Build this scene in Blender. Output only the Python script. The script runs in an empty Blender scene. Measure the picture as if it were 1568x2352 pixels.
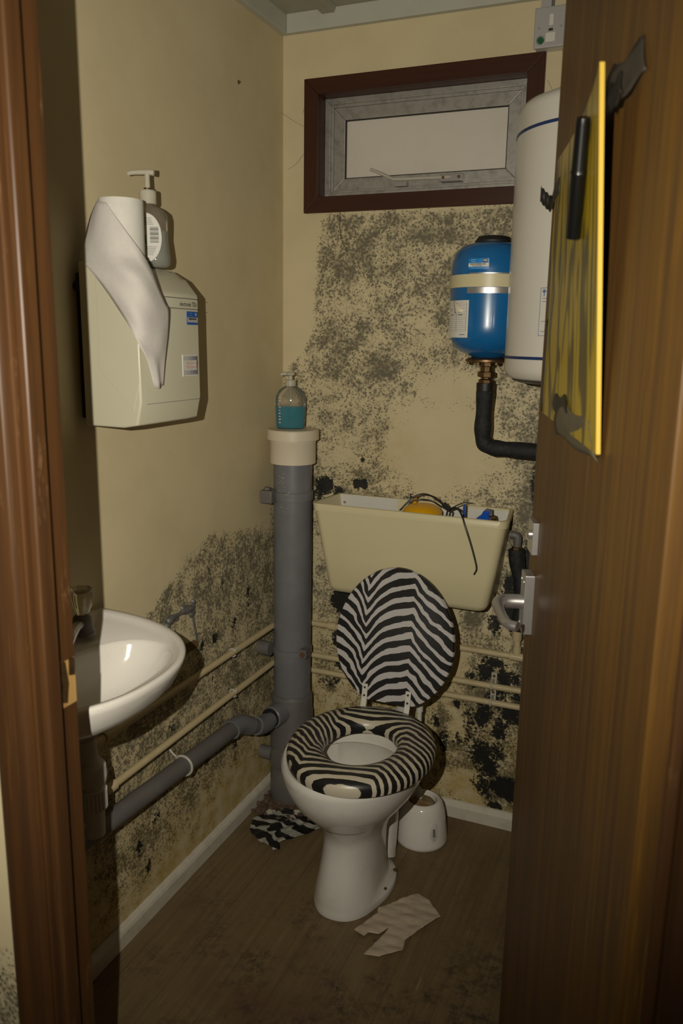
import bpy, bmesh, math, random
import numpy as np
from mathutils import Vector, Matrix
random.seed(7); np.random.seed(7)
S = bpy.context.scene
COL = S.collection
PI = math.pi

# ------------------------------------------------------------------ camera
cd = bpy.data.cameras.new('camera'); cam = bpy.data.objects.new('camera', cd); COL.objects.link(cam)
yaw, pit, rol = math.radians(-22.647), math.radians(-12.049), math.radians(0.904)
fw = Vector((math.sin(yaw)*math.cos(pit), math.cos(yaw)*math.cos(pit), math.sin(pit)))
rt = fw.cross(Vector((0, 0, 1))).normalized(); up = rt.cross(fw)
rt2 = math.cos(rol)*rt + math.sin(rol)*up; up2 = -math.sin(rol)*rt + math.cos(rol)*up
CAM = Vector((1.089, -2.15, 1.385))
cam.matrix_world = Matrix(((rt2.x, up2.x, -fw.x, CAM.x), (rt2.y, up2.y, -fw.y, CAM.y), (rt2.z, up2.z, -fw.z, CAM.z), (0, 0, 0, 1)))
cd.sensor_fit = 'VERTICAL'; cd.sensor_height = 36.0; cd.sensor_width = 24.0
cd.lens = 1864.4*36.0/2352.0
cd.clip_start = 0.02; cd.clip_end = 50
cd.dof.use_dof = True; cd.dof.focus_distance = 2.05; cd.dof.aperture_fstop = 5.0
S.camera = cam

# ------------------------------------------------------------------ world, flash, exposure
w = bpy.data.worlds.new('world'); S.world = w; w.use_nodes = True
bg = w.node_tree.nodes['Background']
bg.inputs['Color'].default_value = (1.0, 0.82, 0.58, 1); bg.inputs['Strength'].default_value = 0.035
fl = bpy.data.lights.new('camera_flash', 'SPOT'); flo = bpy.data.objects.new('camera_flash', fl); COL.objects.link(flo)
flo.location = (0.955, -2.135, 1.42)
aim = Vector((0.10, -0.5, 1.31)) - flo.location
flo.rotation_euler = aim.to_track_quat('-Z', 'Y').to_euler()
fl.energy = 83; fl.color = (1.0, 0.945, 0.80); fl.shadow_soft_size = 0.004
fl.spot_size = math.radians(117); fl.spot_blend = 1.0
S.view_settings.view_transform = 'Standard'; S.view_settings.look = 'None'
S.view_settings.gamma = 1.0; S.view_settings.use_curve_mapping = False
S.view_settings.exposure = 0.0

# ------------------------------------------------------------------ node helpers
class NT:
    def __init__(s, name):
        s.m = bpy.data.materials.new(name); s.m.use_nodes = True
        s.t = s.m.node_tree; s.b = s.t.nodes['Principled BSDF']
    def n(s, kind, **kw):
        nd = s.t.nodes.new(kind)
        for k, v in kw.items():
            if k.startswith('i_'):
                key = k[2:]
                if key.isdigit(): key = int(key)
                s.put(nd.inputs[key], v)
            else: setattr(nd, k, v)
        return nd
    def put(s, sock, v):
        if hasattr(v, 'is_output') or hasattr(v, 'links'): s.t.links.new(v, sock)
        else: sock.default_value = v
    def math(s, op, a, b=0.0, c=0.0, clamp=False):
        nd = s.n('ShaderNodeMath', operation=op, use_clamp=clamp)
        s.put(nd.inputs[0], a); s.put(nd.inputs[1], b); s.put(nd.inputs[2], c)
        return nd.outputs[0]
    def mix(s, f, a, b, blend='MIX'):
        nd = s.n('ShaderNodeMix', data_type='RGBA', blend_type=blend)
        s.put(nd.inputs[0], f); s.put(nd.inputs[6], a if hasattr(a, 'links') else (*a, 1)); s.put(nd.inputs[7], b if hasattr(b, 'links') else (*b, 1))
        return nd.outputs[2]
    def ramp(s, v, a, b, lo=0.0, hi=1.0):
        nd = s.n('ShaderNodeMapRange', interpolation_type='SMOOTHSTEP')
        s.put(nd.inputs[0], v); nd.inputs[1].default_value = a; nd.inputs[2].default_value = b
        nd.inputs[3].default_value = lo; nd.inputs[4].default_value = hi
        return nd.outputs[0]
    def pos(s, scale=(1, 1, 1), obj=False):
        src = s.n('ShaderNodeTexCoord').outputs['Object'] if obj else s.n('ShaderNodeNewGeometry').outputs['Position']
        mp = s.n('ShaderNodeMapping'); s.t.links.new(src, mp.inputs[0]); mp.inputs['Scale'].default_value = scale
        return mp.outputs[0]
    def noise(s, p, scale, detail=4, rough=0.6, dist=0.0):
        nd = s.n('ShaderNodeTexNoise'); s.t.links.new(p, nd.inputs['Vector'])
        nd.inputs['Scale'].default_value = scale; nd.inputs['Detail'].default_value = detail
        nd.inputs['Roughness'].default_value = rough; nd.inputs['Distortion'].default_value = dist
        return nd.outputs[0]
    def voro(s, p, scale, feature='F1'):
        nd = s.n('ShaderNodeTexVoronoi', feature=feature); s.t.links.new(p, nd.inputs['Vector']); nd.inputs['Scale'].default_value = scale
        return nd.outputs['Distance']
    def attr(s, name):
        nd = s.n('ShaderNodeAttribute', attribute_name=name); return nd.outputs['Fac']
    def bump(s, h, strength=0.2, dist=0.002):
        nd = s.n('ShaderNodeBump'); nd.inputs['Strength'].default_value = strength; nd.inputs['Distance'].default_value = dist
        s.t.links.new(h, nd.inputs['Height']); s.t.links.new(nd.outputs[0], s.b.inputs['Normal'])
    def col(s, c): s.put(s.b.inputs['Base Color'], c if hasattr(c, 'links') else (*c, 1))
    def set(s, rough=None, metal=None, spec=None, trans=None, ior=None, coat=None):
        for k, v in (('Roughness', rough), ('Metallic', metal), ('Specular IOR Level', spec), ('Transmission Weight', trans), ('IOR', ior), ('Coat Weight', coat)):
            if v is not None: s.put(s.b.inputs[k], v)

def plain(name, c, rough=0.5, metal=0.0, dirt=0.12, dcol=None, scale=30.0, bump=0.0, spec=None, specks=0.0, coat=None):
    """one material: base colour with mottled wear"""
    t = NT(name); p = t.pos()
    nz = t.noise(p, scale, 6, 0.65)
    f = t.ramp(nz, 0.42, 0.75, 0.0, dirt)
    c2 = dcol or tuple(x*0.45 for x in c)
    cc = t.mix(f, c, c2)
    if specks:
        v = t.voro(p, 260); n2 = t.noise(p, 14, 2)
        sp = t.math('MULTIPLY', t.ramp(v, 0.16, 0.10), t.ramp(n2, 0.5, 0.62, 0, specks))
        cc = t.mix(sp, cc, (0.03, 0.022, 0.015))
    t.col(cc); t.set(rough=rough, metal=metal, spec=spec, coat=coat)
    if bump: t.bump(nz, bump, 0.002)
    return t.m

M = {}
M['black'] = plain('black_plastic', (0.012, 0.012, 0.012), 0.45)
M['foam'] = plain('black_foam', (0.006, 0.0065, 0.007), 0.75, dirt=0.3, dcol=(0.06, 0.06, 0.055), scale=90, bump=0.5)
M['ceramic'] = plain('white_glazed_ceramic', (0.74, 0.70, 0.64), 0.12, dirt=0.10, dcol=(0.42, 0.34, 0.22), scale=9, specks=0.5)
M['pan'] = plain('grimy_white_ceramic', (0.70, 0.66, 0.60), 0.16, dirt=0.22, dcol=(0.40, 0.32, 0.20), scale=7, specks=0.7)
M['white_pl'] = plain('white_plastic', (0.62, 0.60, 0.54), 0.4, dirt=0.1)
M['white_aged'] = plain('aged_white_plastic', (0.63, 0.55, 0.42), 0.42, dirt=0.14, dcol=(0.45, 0.36, 0.22), scale=12)
M['cream_pl'] = plain('cream_plastic', (0.60, 0.53, 0.33), 0.38, dirt=0.12, dcol=(0.48, 0.40, 0.20), scale=8)
M['dryer'] = plain('pale_enamel', (0.55, 0.52, 0.39), 0.34, dirt=0.14, dcol=(0.48, 0.44, 0.30), scale=6)
M['grey_pvc'] = plain('grey_pvc', (0.150, 0.150, 0.160), 0.40, dirt=0.35, dcol=(0.23, 0.23, 0.24), scale=10, bump=0.05)
M['grey_pvc_d'] = plain('dark_grey_pvc', (0.118, 0.108, 0.102), 0.5, dirt=0.4, dcol=(0.18, 0.165, 0.15), scale=10)
M['pipe_paint'] = plain('cream_gloss_paint', (0.53, 0.43, 0.25), 0.4, dirt=0.3, dcol=(0.36, 0.26, 0.11), scale=22)
M['clip'] = plain('clip_plastic', (0.45, 0.42, 0.35), 0.4)
M['brass'] = plain('tarnished_brass', (0.17, 0.10, 0.045), 0.42, 0.8, dirt=0.7, dcol=(0.05, 0.035, 0.022), scale=120)
M['rust'] = plain('rusty_steel', (0.16, 0.07, 0.025), 0.7, 0.3, dirt=0.5, scale=200)
M['steel'] = plain('brushed_steel', (0.55, 0.53, 0.52), 0.34, 0.85, dirt=0.2, scale=150)
M['alu'] = plain('dull_aluminium', (0.36, 0.34, 0.31), 0.48, 0.55, dirt=0.6, dcol=(0.16, 0.145, 0.12), scale=45, bump=0.1)
M['tank'] = plain('blue_enamel', (0.006, 0.115, 0.32), 0.28, dirt=0.15, scale=12, coat=0.3)
M['heater'] = plain('white_enamel', (0.60, 0.565, 0.50), 0.30, dirt=0.06, scale=5)
M['blue_line'] = plain('navy_stripe', (0.01, 0.03, 0.12), 0.4)
M['paper'] = plain('white_paper', (0.66, 0.63, 0.57), 0.9, dirt=0.12, scale=60, bump=0.1)
M['tissue'] = plain('white_tissue', (0.60, 0.56, 0.52), 0.95, dirt=0.10, scale=80, bump=0.25)
M['white_paint'] = plain('dirty_white_paint', (0.60, 0.55, 0.46), 0.55, dirt=0.35, dcol=(0.32, 0.27, 0.19), scale=25, bump=0.05)
M['cornice'] = plain('grey_white_paint', (0.44, 0.44, 0.37), 0.6, dirt=0.25, dcol=(0.33, 0.31, 0.24), scale=14)
M['ceil'] = plain('grey_ceiling_paint', (0.34, 0.33, 0.255), 0.7, dirt=0.4, dcol=(0.28, 0.22, 0.16), scale=8)
M['ink'] = plain('black_ink', (0.02, 0.02, 0.018), 0.6, dirt=0)
M['ink_grey'] = plain('grey_ink', (0.20, 0.19, 0.18), 0.6, dirt=0)
M['ink_blue'] = plain('blue_ink', (0.03, 0.08, 0.30), 0.6, dirt=0)
M['sticker_blue'] = plain('blue_sticker', (0.008, 0.075, 0.30), 0.4, dirt=0)
M['sticker_bright'] = plain('bright_blue_sticker', (0.01, 0.21, 0.55), 0.4, dirt=0)
M['ink_pale'] = plain('pale_blue_ink', (0.20, 0.33, 0.52), 0.5, dirt=0)
M['sticker_grey'] = plain('grey_sticker', (0.38, 0.36, 0.35), 0.4, dirt=0)
M['orange'] = plain('orange_ink', (0.52, 0.075, 0.015), 0.5, dirt=0)
M['green'] = plain('green_sticker', (0.0, 0.075, 0.028), 0.5, dirt=0)
M['green_b'] = plain('bright_green_print', (0.0, 0.36, 0.10), 0.5, dirt=0)
M['purple'] = plain('navy_print', (0.025, 0.02, 0.07), 0.5, dirt=0)
M['yellow_pl'] = plain('yellow_plastic', (0.66, 0.33, 0.0), 0.3, dirt=0.05)
M['blue_pl'] = plain('blue_plastic', (0.0, 0.065, 0.42), 0.3, dirt=0.1)
M['tape'] = plain('grey_duct_tape', (0.105, 0.085, 0.05), 0.55, dirt=0.5, dcol=(0.04, 0.032, 0.02), scale=40, bump=0.3)
M['pen'] = plain('glossy_black_plastic', (0.004, 0.004, 0.004), 0.25, dirt=0)
M['tape_b'] = plain('black_tape', (0.014, 0.012, 0.010), 0.5, dirt=0.3, scale=60)
M['tape_d'] = plain('dark_duct_tape', (0.035, 0.028, 0.020), 0.6, dirt=0.4, scale=40)
M['seal'] = plain('grey_sealant', (0.13, 0.13, 0.13), 0.22, 0.3, dirt=0.6, dcol=(0.32, 0.31, 0.30), scale=140, bump=0.8)
M['bare'] = plain('bare_brown_patch', (0.13, 0.07, 0.02), 0.8, dirt=0.3, scale=60)
M['rubble'] = plain('debris', (0.14, 0.085, 0.055), 0.9, dirt=0.7, dcol=(0.03, 0.025, 0.02), scale=70)
M['rubble_p'] = plain('debris_pale', (0.42, 0.39, 0.30), 0.8, dirt=0.4, scale=90)
M['dark_pvc'] = plain('shadowed_pvc', (0.30, 0.27, 0.22), 0.5, dirt=0.3)
M['white_wall_part'] = plain('white_trap_plastic', (0.62, 0.58, 0.55), 0.4, dirt=0.15)
M['rubber'] = plain('black_rubber', (0.012, 0.011, 0.010), 0.6)
M['glassfrost'] = plain('frosted_glass', (0.60, 0.55, 0.48), 0.4, dirt=0.25, dcol=(0.46, 0.41, 0.32), scale=7, bump=0.08)

def wood(name, c1, c2, c3, rough, axis='z', scale=1.0, wear=0.0, coat=0.0):
    t = NT(name)
    sc = {'z': (60*scale, 60*scale, 1.6*scale), 'x': (1.6*scale, 60*scale, 60*scale), 'y': (60*scale, 1.6*scale, 60*scale)}[axis]
    p = t.pos(sc); n1 = t.noise(p, 1.0, 5, 0.65, 0.3)
    p2 = t.pos(tuple(v*4 for v in sc)); n2 = t.noise(p2, 1.0, 3, 0.6)
    p3 = t.pos(tuple(v*0.25 for v in sc)); n3 = t.noise(p3, 1.0, 3, 0.6)
    a = t.mix(t.ramp(n1, 0.3, 0.7), c1, c2)
    b = t.mix(t.ramp(n2, 0.55, 0.75, 0, 0.6), a, c3)
    b = t.mix(t.ramp(n3, 0.45, 0.7, 0, 0.45), b, c2)
    if wear:
        p4 = t.pos((30, 30, 6)); n4 = t.noise(p4, 1.0, 6, 0.75)
        b = t.mix(t.ramp(n4, 0.6, 0.72, 0, wear), b, (0.34, 0.20, 0.10))
    t.col(b); t.set(rough=rough, coat=coat, spec=0.32); t.bump(n1, 0.08, 0.001)
    return t.m
M['door'] = wood('brown_wood_veneer', (0.140, 0.066, 0.011), (0.075, 0.036, 0.011), (0.30, 0.145, 0.012), 0.5)
M['frame'] = wood('varnished_brown_frame', (0.075, 0.032, 0.010), (0.045, 0.020, 0.008), (0.13, 0.060, 0.014), 0.42, wear=0.35)
M['casing_x'] = wood('dark_brown_stained_wood_x', (0.050, 0.015, 0.006), (0.038, 0.012, 0.006), (0.062, 0.021, 0.007), 0.4, 'x')
M['casing_z'] = wood('dark_brown_stained_wood_z', (0.050, 0.015, 0.006), (0.038, 0.012, 0.006), (0.062, 0.021, 0.007), 0.4, 'z')
M['raw'] = wood('bare_splintered_wood', (0.42, 0.26, 0.08), (0.28, 0.15, 0.05), (0.5, 0.33, 0.12), 0.8)

def wall_mat(name, base, base2):
    t = NT(name); p = t.pos()
    n0 = t.noise(p, 5, 5, 0.6); n1 = t.noise(p, 22, 6, 0.7); n2 = t.noise(p, 110, 5, 0.72); n3 = t.noise(p, 9, 4, 0.6)
    v1 = t.voro(p, 135); v2 = t.voro(p, 60)
    d = t.attr('mould'); b = t.attr('black'); st = t.attr('stain')
    c = t.mix(t.ramp(n0, 0.35, 0.7), base, base2)
    c = t.mix(t.math('MULTIPLY', st, t.ramp(n1, 0.3, 0.65), clamp=True), c, (0.42, 0.29, 0.075))
    # tiny flecks over the whole wall
    c = t.mix(t.math('MULTIPLY', t.ramp(v2, 0.07, 0.03), t.ramp(n3, 0.56, 0.66, 0, 0.5)), c, (0.08, 0.06, 0.03))
    dn = t.math('MULTIPLY_ADD', t.math('SUBTRACT', n1, 0.5), 1.5, d)                  # density broken up into clouds
    dn = t.math('MULTIPLY_ADD', t.math('SUBTRACT', n3, 0.5), 0.8, dn)
    fine = t.math('MULTIPLY_ADD', t.math('SUBTRACT', n2, 0.5), 2.6, dn)
    m1 = t.ramp(fine, 0.42, 0.85, 0, 0.66)
    veil = t.ramp(dn, 0.30, 1.05, 0, 0.40)
    m2 = t.ramp(t.math('MULTIPLY_ADD', v1, -1.5, dn), -0.07, 0.07, 0, 0.86)             # small round colonies
    m3 = t.ramp(t.math('MULTIPLY_ADD', v2, -1.6, dn), 0.0, 0.30, 0, 0.50)             # larger soft ones
    gate = t.ramp(d, 0.04, 0.22)
    mm = t.math('SUBTRACT', 1.0, t.math('MULTIPLY', t.math('MULTIPLY', t.math('SUBTRACT', 1.0, m1), t.math('SUBTRACT', 1.0, veil)), t.math('MULTIPLY', t.math('SUBTRACT', 1.0, m2), t.math('SUBTRACT', 1.0, m3))))
    mm = t.math('MULTIPLY', mm, t.math('MULTIPLY', gate, 0.84))
    c = t.mix(mm, c, (0.042, 0.041, 0.030))
    bb = t.math('MULTIPLY_ADD', b, 2.1, -0.93)
    bb = t.math('MULTIPLY_ADD', t.math('SUBTRACT', n1, 0.5), 2.4, bb)
    bb = t.math('MULTIPLY_ADD', t.math('SUBTRACT', n2, 0.5), 3.0, bb)
    bm = t.math('MULTIPLY', t.ramp(bb, -0.05, 0.22, 0, 0.97), t.ramp(b, 0.03, 0.2))
    c = t.mix(bm, c, (0.008, 0.0085, 0.008))
    t.col(c); t.set(rough=0.62, spec=0.3); t.bump(n2, 0.10, 0.001)
    return t.m
M['wall'] = wall_mat('cream_painted_wall', (0.60, 0.505, 0.315), (0.55, 0.46, 0.28))

def floor_mat():
    t = NT('grimy_brown_vinyl')
    p = t.pos((75, 2.2, 1)); n1 = t.noise(p, 1.0, 6, 0.7)
    p2 = t.pos((200, 7.0, 1)); n2 = t.noise(p2, 1.0, 3, 0.6)
    pw = t.pos(); n3 = t.noise(pw, 7, 8, 0.72); n4 = t.noise(pw, 45, 6, 0.75); n5 = t.noise(pw, 3.0, 3, 0.5)
    c = t.mix(t.ramp(n1, 0.3, 0.7), (0.205, 0.142, 0.068), (0.155, 0.106, 0.052))
    c = t.mix(t.ramp(n2, 0.66, 0.76, 0, 0.6), c, (0.48, 0.38, 0.26))
    sx = t.n('ShaderNodeSeparateXYZ'); t.t.links.new(pw, sx.inputs[0])
    fr = t.math('FRACT', t.math('MULTIPLY', sx.outputs[0], 9.0))
    c = t.mix(t.ramp(t.math('ABSOLUTE', t.math('SUBTRACT', fr, 0.5)), 0.02, 0.006, 0, 0.28), c, (0.04, 0.025, 0.015))
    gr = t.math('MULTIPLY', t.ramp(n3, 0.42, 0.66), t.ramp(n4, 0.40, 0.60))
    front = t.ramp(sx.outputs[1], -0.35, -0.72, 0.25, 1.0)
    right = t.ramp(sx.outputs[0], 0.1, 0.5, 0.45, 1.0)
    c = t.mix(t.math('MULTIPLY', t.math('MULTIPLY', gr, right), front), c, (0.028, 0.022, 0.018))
    c = t.mix(t.ramp(n5, 0.5, 0.7, 0, 0.5), c, (0.10, 0.055, 0.035))
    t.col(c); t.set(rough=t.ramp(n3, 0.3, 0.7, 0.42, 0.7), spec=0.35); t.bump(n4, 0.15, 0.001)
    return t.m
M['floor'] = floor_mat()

def zebra(name, horiz, vert, u0, u1, pts, period, white, warp=0.010, phase=0.0, vary=2.6, black=0.15):
    """black and white zebra print: stripes folded into chevrons. u along the print's width, v across the stripes (object axes)"""
    t = NT(name)
    p = t.pos(obj=True); sx = t.n('ShaderNodeSeparateXYZ'); t.t.links.new(p, sx.inputs[0])
    u = sx.outputs[horiz]; v = sx.outputs[vert]
    n1 = t.noise(p, 16, 2, 0.5); n2 = t.noise(p, 55, 3, 0.55)
    uw = t.math('MULTIPLY_ADD', t.math('SUBTRACT', n1, 0.5), 0.02, u)
    mr = t.n('ShaderNodeMapRange'); t.put(mr.inputs[0], uw); mr.inputs[1].default_value = u0; mr.inputs[2].default_value = u1
    fc = t.n('ShaderNodeFloatCurve'); t.t.links.new(mr.outputs[0], fc.inputs['Value'])
    cu = fc.mapping.curves[0]
    cu.points[0].location = pts[0][:2]; cu.points[1].location = pts[-1][:2]
    for q in pts[1:-1]: cu.points.new(q[0], q[1])
    for i, q in enumerate(pts): cu.points[i].handle_type = 'VECTOR' if len(q) > 2 else 'AUTO'
    fc.mapping.update()
    s = t.math('MULTIPLY_ADD', fc.outputs[0], -(u1-u0), v)
    s = t.math('MULTIPLY_ADD', t.math('SUBTRACT', n1, 0.5), warp*3, s)
    s = t.math('MULTIPLY_ADD', t.math('SUBTRACT', n2, 0.5), warp*0.7, s)
    ph = t.math('MULTIPLY_ADD', s, 2*PI/period, phase)
    # a second, slower beat makes some stripes thin and lets others fork
    n3 = t.noise(t.pos((7, 7, 30) if vert == 2 else (7, 30, 7), True), 1.0, 2, 0.5)
    sn = t.math('SINE', ph)
    thr = t.math('MULTIPLY_ADD', t.math('SUBTRACT', n3, 0.5), vary, t.math('MULTIPLY', t.math('SINE', t.math('MULTIPLY', ph, 2.0)), 0.28))
    f = t.ramp(t.math('ADD', sn, thr), black, black+0.12)
    c = t.mix(f, (0.014, 0.013, 0.013), white)
    t.col(c); t.set(rough=0.34, spec=0.45)
    return t.m
M['zebra_lid'] = zebra('zebra_print_lid', 0, 2, -0.1465, 0.1835, [(0, 0.46), (0.13, 0.40), (0.26, 0.22, 1), (0.40, 0.39), (0.64, 0.48, 1), (0.8, 0.33), (1, 0.20)], 0.0320, (0.47, 0.44, 0.43), 0.006, 2.2, 2.0, 0.06)
M['zebra_seat'] = zebra('zebra_print_seat', 0, 1, -0.156, 0.204, [(0, 0.62), (0.14, 0.52), (0.25, 0.42, 1), (0.5, 0.475), (0.74, 0.53, 1), (1, 0.38)], 0.0225, (0.50, 0.44, 0.335), 0.0040, 2.9, 0.9, 0.08)
M['zebra_scrap'] = zebra('zebra_print_scrap', 0, 1, -0.15, 0.15, [(0, 0.35), (0.4, 0.5), (0.7, 0.42), (1, 0.5)], 0.050, (0.36, 0.35, 0.30), 0.022, 0.0, 5.0)

def board_mat():
    t = NT('yellow_board_with_dark_streaks'); p = t.pos((11, 11, 2.0))
    n = t.noise(p, 1.0, 2.5, 0.5, 0.6)
    wv = t.math('SINE', t.math('MULTIPLY', n, 46.0))
    n2 = t.noise(t.pos((9, 9, 5)), 1.0, 2, 0.5)
    f = t.math('MULTIPLY', t.ramp(wv, -0.1, 0.8, 0, 0.92), t.ramp(n2, 0.30, 0.5))
    t.col(t.mix(f, (0.36, 0.245, 0.006), (0.050, 0.040, 0.010))); t.set(rough=0.35)
    return t.m
M['board'] = board_mat()
M['board_edge'] = plain('yellow_board_edge', (0.62, 0.41, 0.05), 0.5, dirt=0.05)

def liquid(name, c, rough=0.05, trans=1.0, ior=1.33):
    t = NT(name); p = t.pos(); n = t.noise(p, 30, 2)
    t.col(t.mix(n, c, tuple(x*0.9 for x in c))); t.set(rough=rough, trans=trans, ior=ior)
    return t.m
M['clear'] = liquid('clear_plastic', (0.90, 0.88, 0.84), 0.04, 0.95, 1.35)
M['clear_tap'] = liquid('clear_acrylic', (0.75, 0.70, 0.55), 0.06, 0.85, 1.45)
M['blue_soap'] = liquid('blue_soap', (0.0, 0.40, 0.56), 0.08, 0.30)
M['pearl_soap'] = plain('pearly_soap', (0.33, 0.34, 0.30), 0.25, dirt=0.1)
M['translucent'] = liquid('translucent_white_plastic', (0.66, 0.62, 0.50), 0.3, 0.35, 1.3)

# ------------------------------------------------------------------ mesh helpers
ORG = {}
def thing(name, label, cat, loc, group=None, kind=None):
    o = bpy.data.objects.new(name, None); COL.objects.link(o); o.location = loc; o.empty_display_size = 0.05
    ORG[o.name] = Vector(loc)
    if label: o['label'] = label
    if cat: o['category'] = cat
    if group: o['group'] = group
    if kind: o['kind'] = kind
    return o
def tag(o, label, cat=None, group=None, kind=None):
    o['label'] = label
    if cat: o['category'] = cat
    if group: o['group'] = group
    if kind: o['kind'] = kind
    return o

def catmull(P, k=6, closed=False):
    P = [Vector(p) for p in P]; n = len(P); out = []
    rng = n if closed else n-1
    for i in range(rng):
        p1, p2 = P[i], P[(i+1) % n]
        p0 = P[i-1] if (i > 0 or closed) else p1*2-p2
        p3 = P[(i+2) % n] if (i+2 < n or closed) else p2*2-p1
        for j in range(k):
            t = j/k
            out.append(0.5*((2*p1)+(p2-p0)*t+(2*p0-5*p1+4*p2-p3)*t*t+(3*p1-p0-3*p2+p3)*t**3))
    if not closed: out.append(P[-1])
    return out

class MB:
    def __init__(s): s.v = []; s.f = []
    def add(s, vs, fs):
        o = len(s.v); s.v += [tuple(p) for p in vs]; s.f += [tuple(i+o for i in f) for f in fs]; return s
    def box(s, a, b):
        (x0, y0, z0), (x1, y1, z1) = a, b
        x0, x1 = sorted((x0, x1)); y0, y1 = sorted((y0, y1)); z0, z1 = sorted((z0, z1))
        return s.add([(x0, y0, z0), (x1, y0, z0), (x1, y1, z0), (x0, y1, z0), (x0, y0, z1), (x1, y0, z1), (x1, y1, z1), (x0, y1, z1)],
                     [(0, 3, 2, 1), (4, 5, 6, 7), (0, 1, 5, 4), (1, 2, 6, 5), (2, 3, 7, 6), (3, 0, 4, 7)])
    def obox(s, c, ax, ay, az):
        c, ax, ay, az = map(Vector, (c, ax, ay, az))
        vs = [c+i*ax+j*ay+k*az for k in (-1, 1) for i, j in ((-1, -1), (1, -1), (1, 1), (-1, 1))]
        return s.add(vs, [(0, 3, 2, 1), (4, 5, 6, 7), (0, 1, 5, 4), (1, 2, 6, 5), (2, 3, 7, 6), (3, 0, 4, 7)])
    def prism(s, poly, d):
        d = Vector(d); n = len(poly); P = [Vector(p) for p in poly]
        return s.add(P+[p+d for p in P], [tuple(range(n))[::-1], tuple(range(n, 2*n))]+[(i, (i+1) % n, n+(i+1) % n, n+i) for i in range(n)])
    def loft(s, rings, cap0=True, cap1=True, closed=True):
        n = len(rings[0]); vs = [p for r in rings for p in r]; fs = []
        for i in range(len(rings)-1):
            for j in range(n if closed else n-1):
                a, b = i*n+j, i*n+(j+1) % n
                fs.append((a, b, b+n, a+n))
        if cap0: fs.append(tuple(range(n))[::-1])
        if cap1: fs.append(tuple(range((len(rings)-1)*n, len(rings)*n)))
        return s.add(vs, fs)
    def lathe(s, c, prof, n=40, axis=None, sx=1.0, sy=1.0, rot=0.0):
        """prof: (radius, height) along axis (default z) from c"""
        c = Vector(c); az = Vector(axis or (0, 0, 1)).normalized()
        ax = az.orthogonal().normalized() if axis else Vector((1, 0, 0)); ay = az.cross(ax)
        if rot: ax, ay = math.cos(rot)*ax+math.sin(rot)*ay, -math.sin(rot)*ax+math.cos(rot)*ay
        rings = [[c+az*h+ax*(r*sx*math.cos(2*PI*j/n))+ay*(r*sy*math.sin(2*PI*j/n)) for j in range(n)] for r, h in prof]
        return s.loft(rings)
    def tube(s, path, r, n=16, smooth=0, cap=True):
        P = catmull(path, smooth) if smooth else [Vector(p) for p in path]
        m = len(P); R = r if callable(r) else (lambda t: r)
        T = [(P[min(i+1, m-1)]-P[max(i-1, 0)]).normalized() for i in range(m)]
        a = T[0].orthogonal().normalized(); rings = []
        for i in range(m):
            a = (a-T[i]*a.dot(T[i])).normalized(); b = T[i].cross(a); rr = R(i/(m-1))
            rings.append([P[i]+a*(rr*math.cos(2*PI*j/n))+b*(rr*math.sin(2*PI*j/n)) for j in range(n)])
        return s.loft(rings, cap, cap)
    def build(s, name, mat, parent=None, smooth=30, bevel=0.0, seg=2, label=None, origin=None, sub=0, kind=None, solid=0.0):
        root = parent
        while root is not None and root.parent is not None: root = root.parent
        o0 = ORG[root.name] if root is not None else (Vector(origin) if origin is not None else Vector((0, 0, 0)))
        me = bpy.data.meshes.new(name); me.from_pydata([tuple(Vector(p)-o0) for p in s.v], [], s.f); me.update()
        bm = bmesh.new(); bm.from_mesh(me); bmesh.ops.recalc_face_normals(bm, faces=bm.faces); bm.to_mesh(me); bm.free()
        if smooth is not None:
            me.polygons.foreach_set('use_smooth', [True]*len(me.polygons))
            me.set_sharp_from_angle(angle=math.radians(smooth))
        me.materials.append(mat)
        ob = bpy.data.objects.new(name, me); COL.objects.link(ob)
        if parent is not None: ob.parent = parent
        else: ob.location = o0; ORG[ob.name] = o0.copy()
        if solid:
            md = ob.modifiers.new('thickness', 'SOLIDIFY'); md.thickness = solid; md.offset = 0
        if bevel:
            md = ob.modifiers.new('bevel', 'BEVEL'); md.width = bevel; md.segments = seg; md.limit_method = 'ANGLE'; md.angle_limit = math.radians(40)
        if sub:
            md = ob.modifiers.new('subdivision', 'SUBSURF'); md.levels = sub; md.render_levels = sub
        if label: ob['label'] = label
        if kind: ob['kind'] = kind
        return ob

def text(body, name, mat, parent, origin, xdir, ydir, height, xscale=1.0, align='LEFT', label=None):
    """flat lettering as a mesh: origin = baseline start, in world space"""
    cu = bpy.data.curves.new('lettering', 'FONT'); cu.body = body; cu.size = 1.0; cu.align_x = align; cu.resolution_u = 2
    ob = bpy.data.objects.new('lettering_tmp', cu); COL.objects.link(ob)
    dg = bpy.context.evaluated_depsgraph_get(); me0 = bpy.data.meshes.new_from_object(ob.evaluated_get(dg))
    X, Y = Vector(xdir).normalized(), Vector(ydir).normalized(); k = height/0.7
    vs = [Vector(origin)+X*(v.co.x*k*xscale)+Y*(v.co.y*k) for v in me0.vertices]
    fs = [tuple(p.vertices) for p in me0.polygons]
    bpy.data.objects.remove(ob); bpy.data.meshes.remove(me0); bpy.data.curves.remove(cu)
    b = MB(); b.add(vs, fs)
    return b.build(name, mat, parent, smooth=None, label=label)

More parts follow.
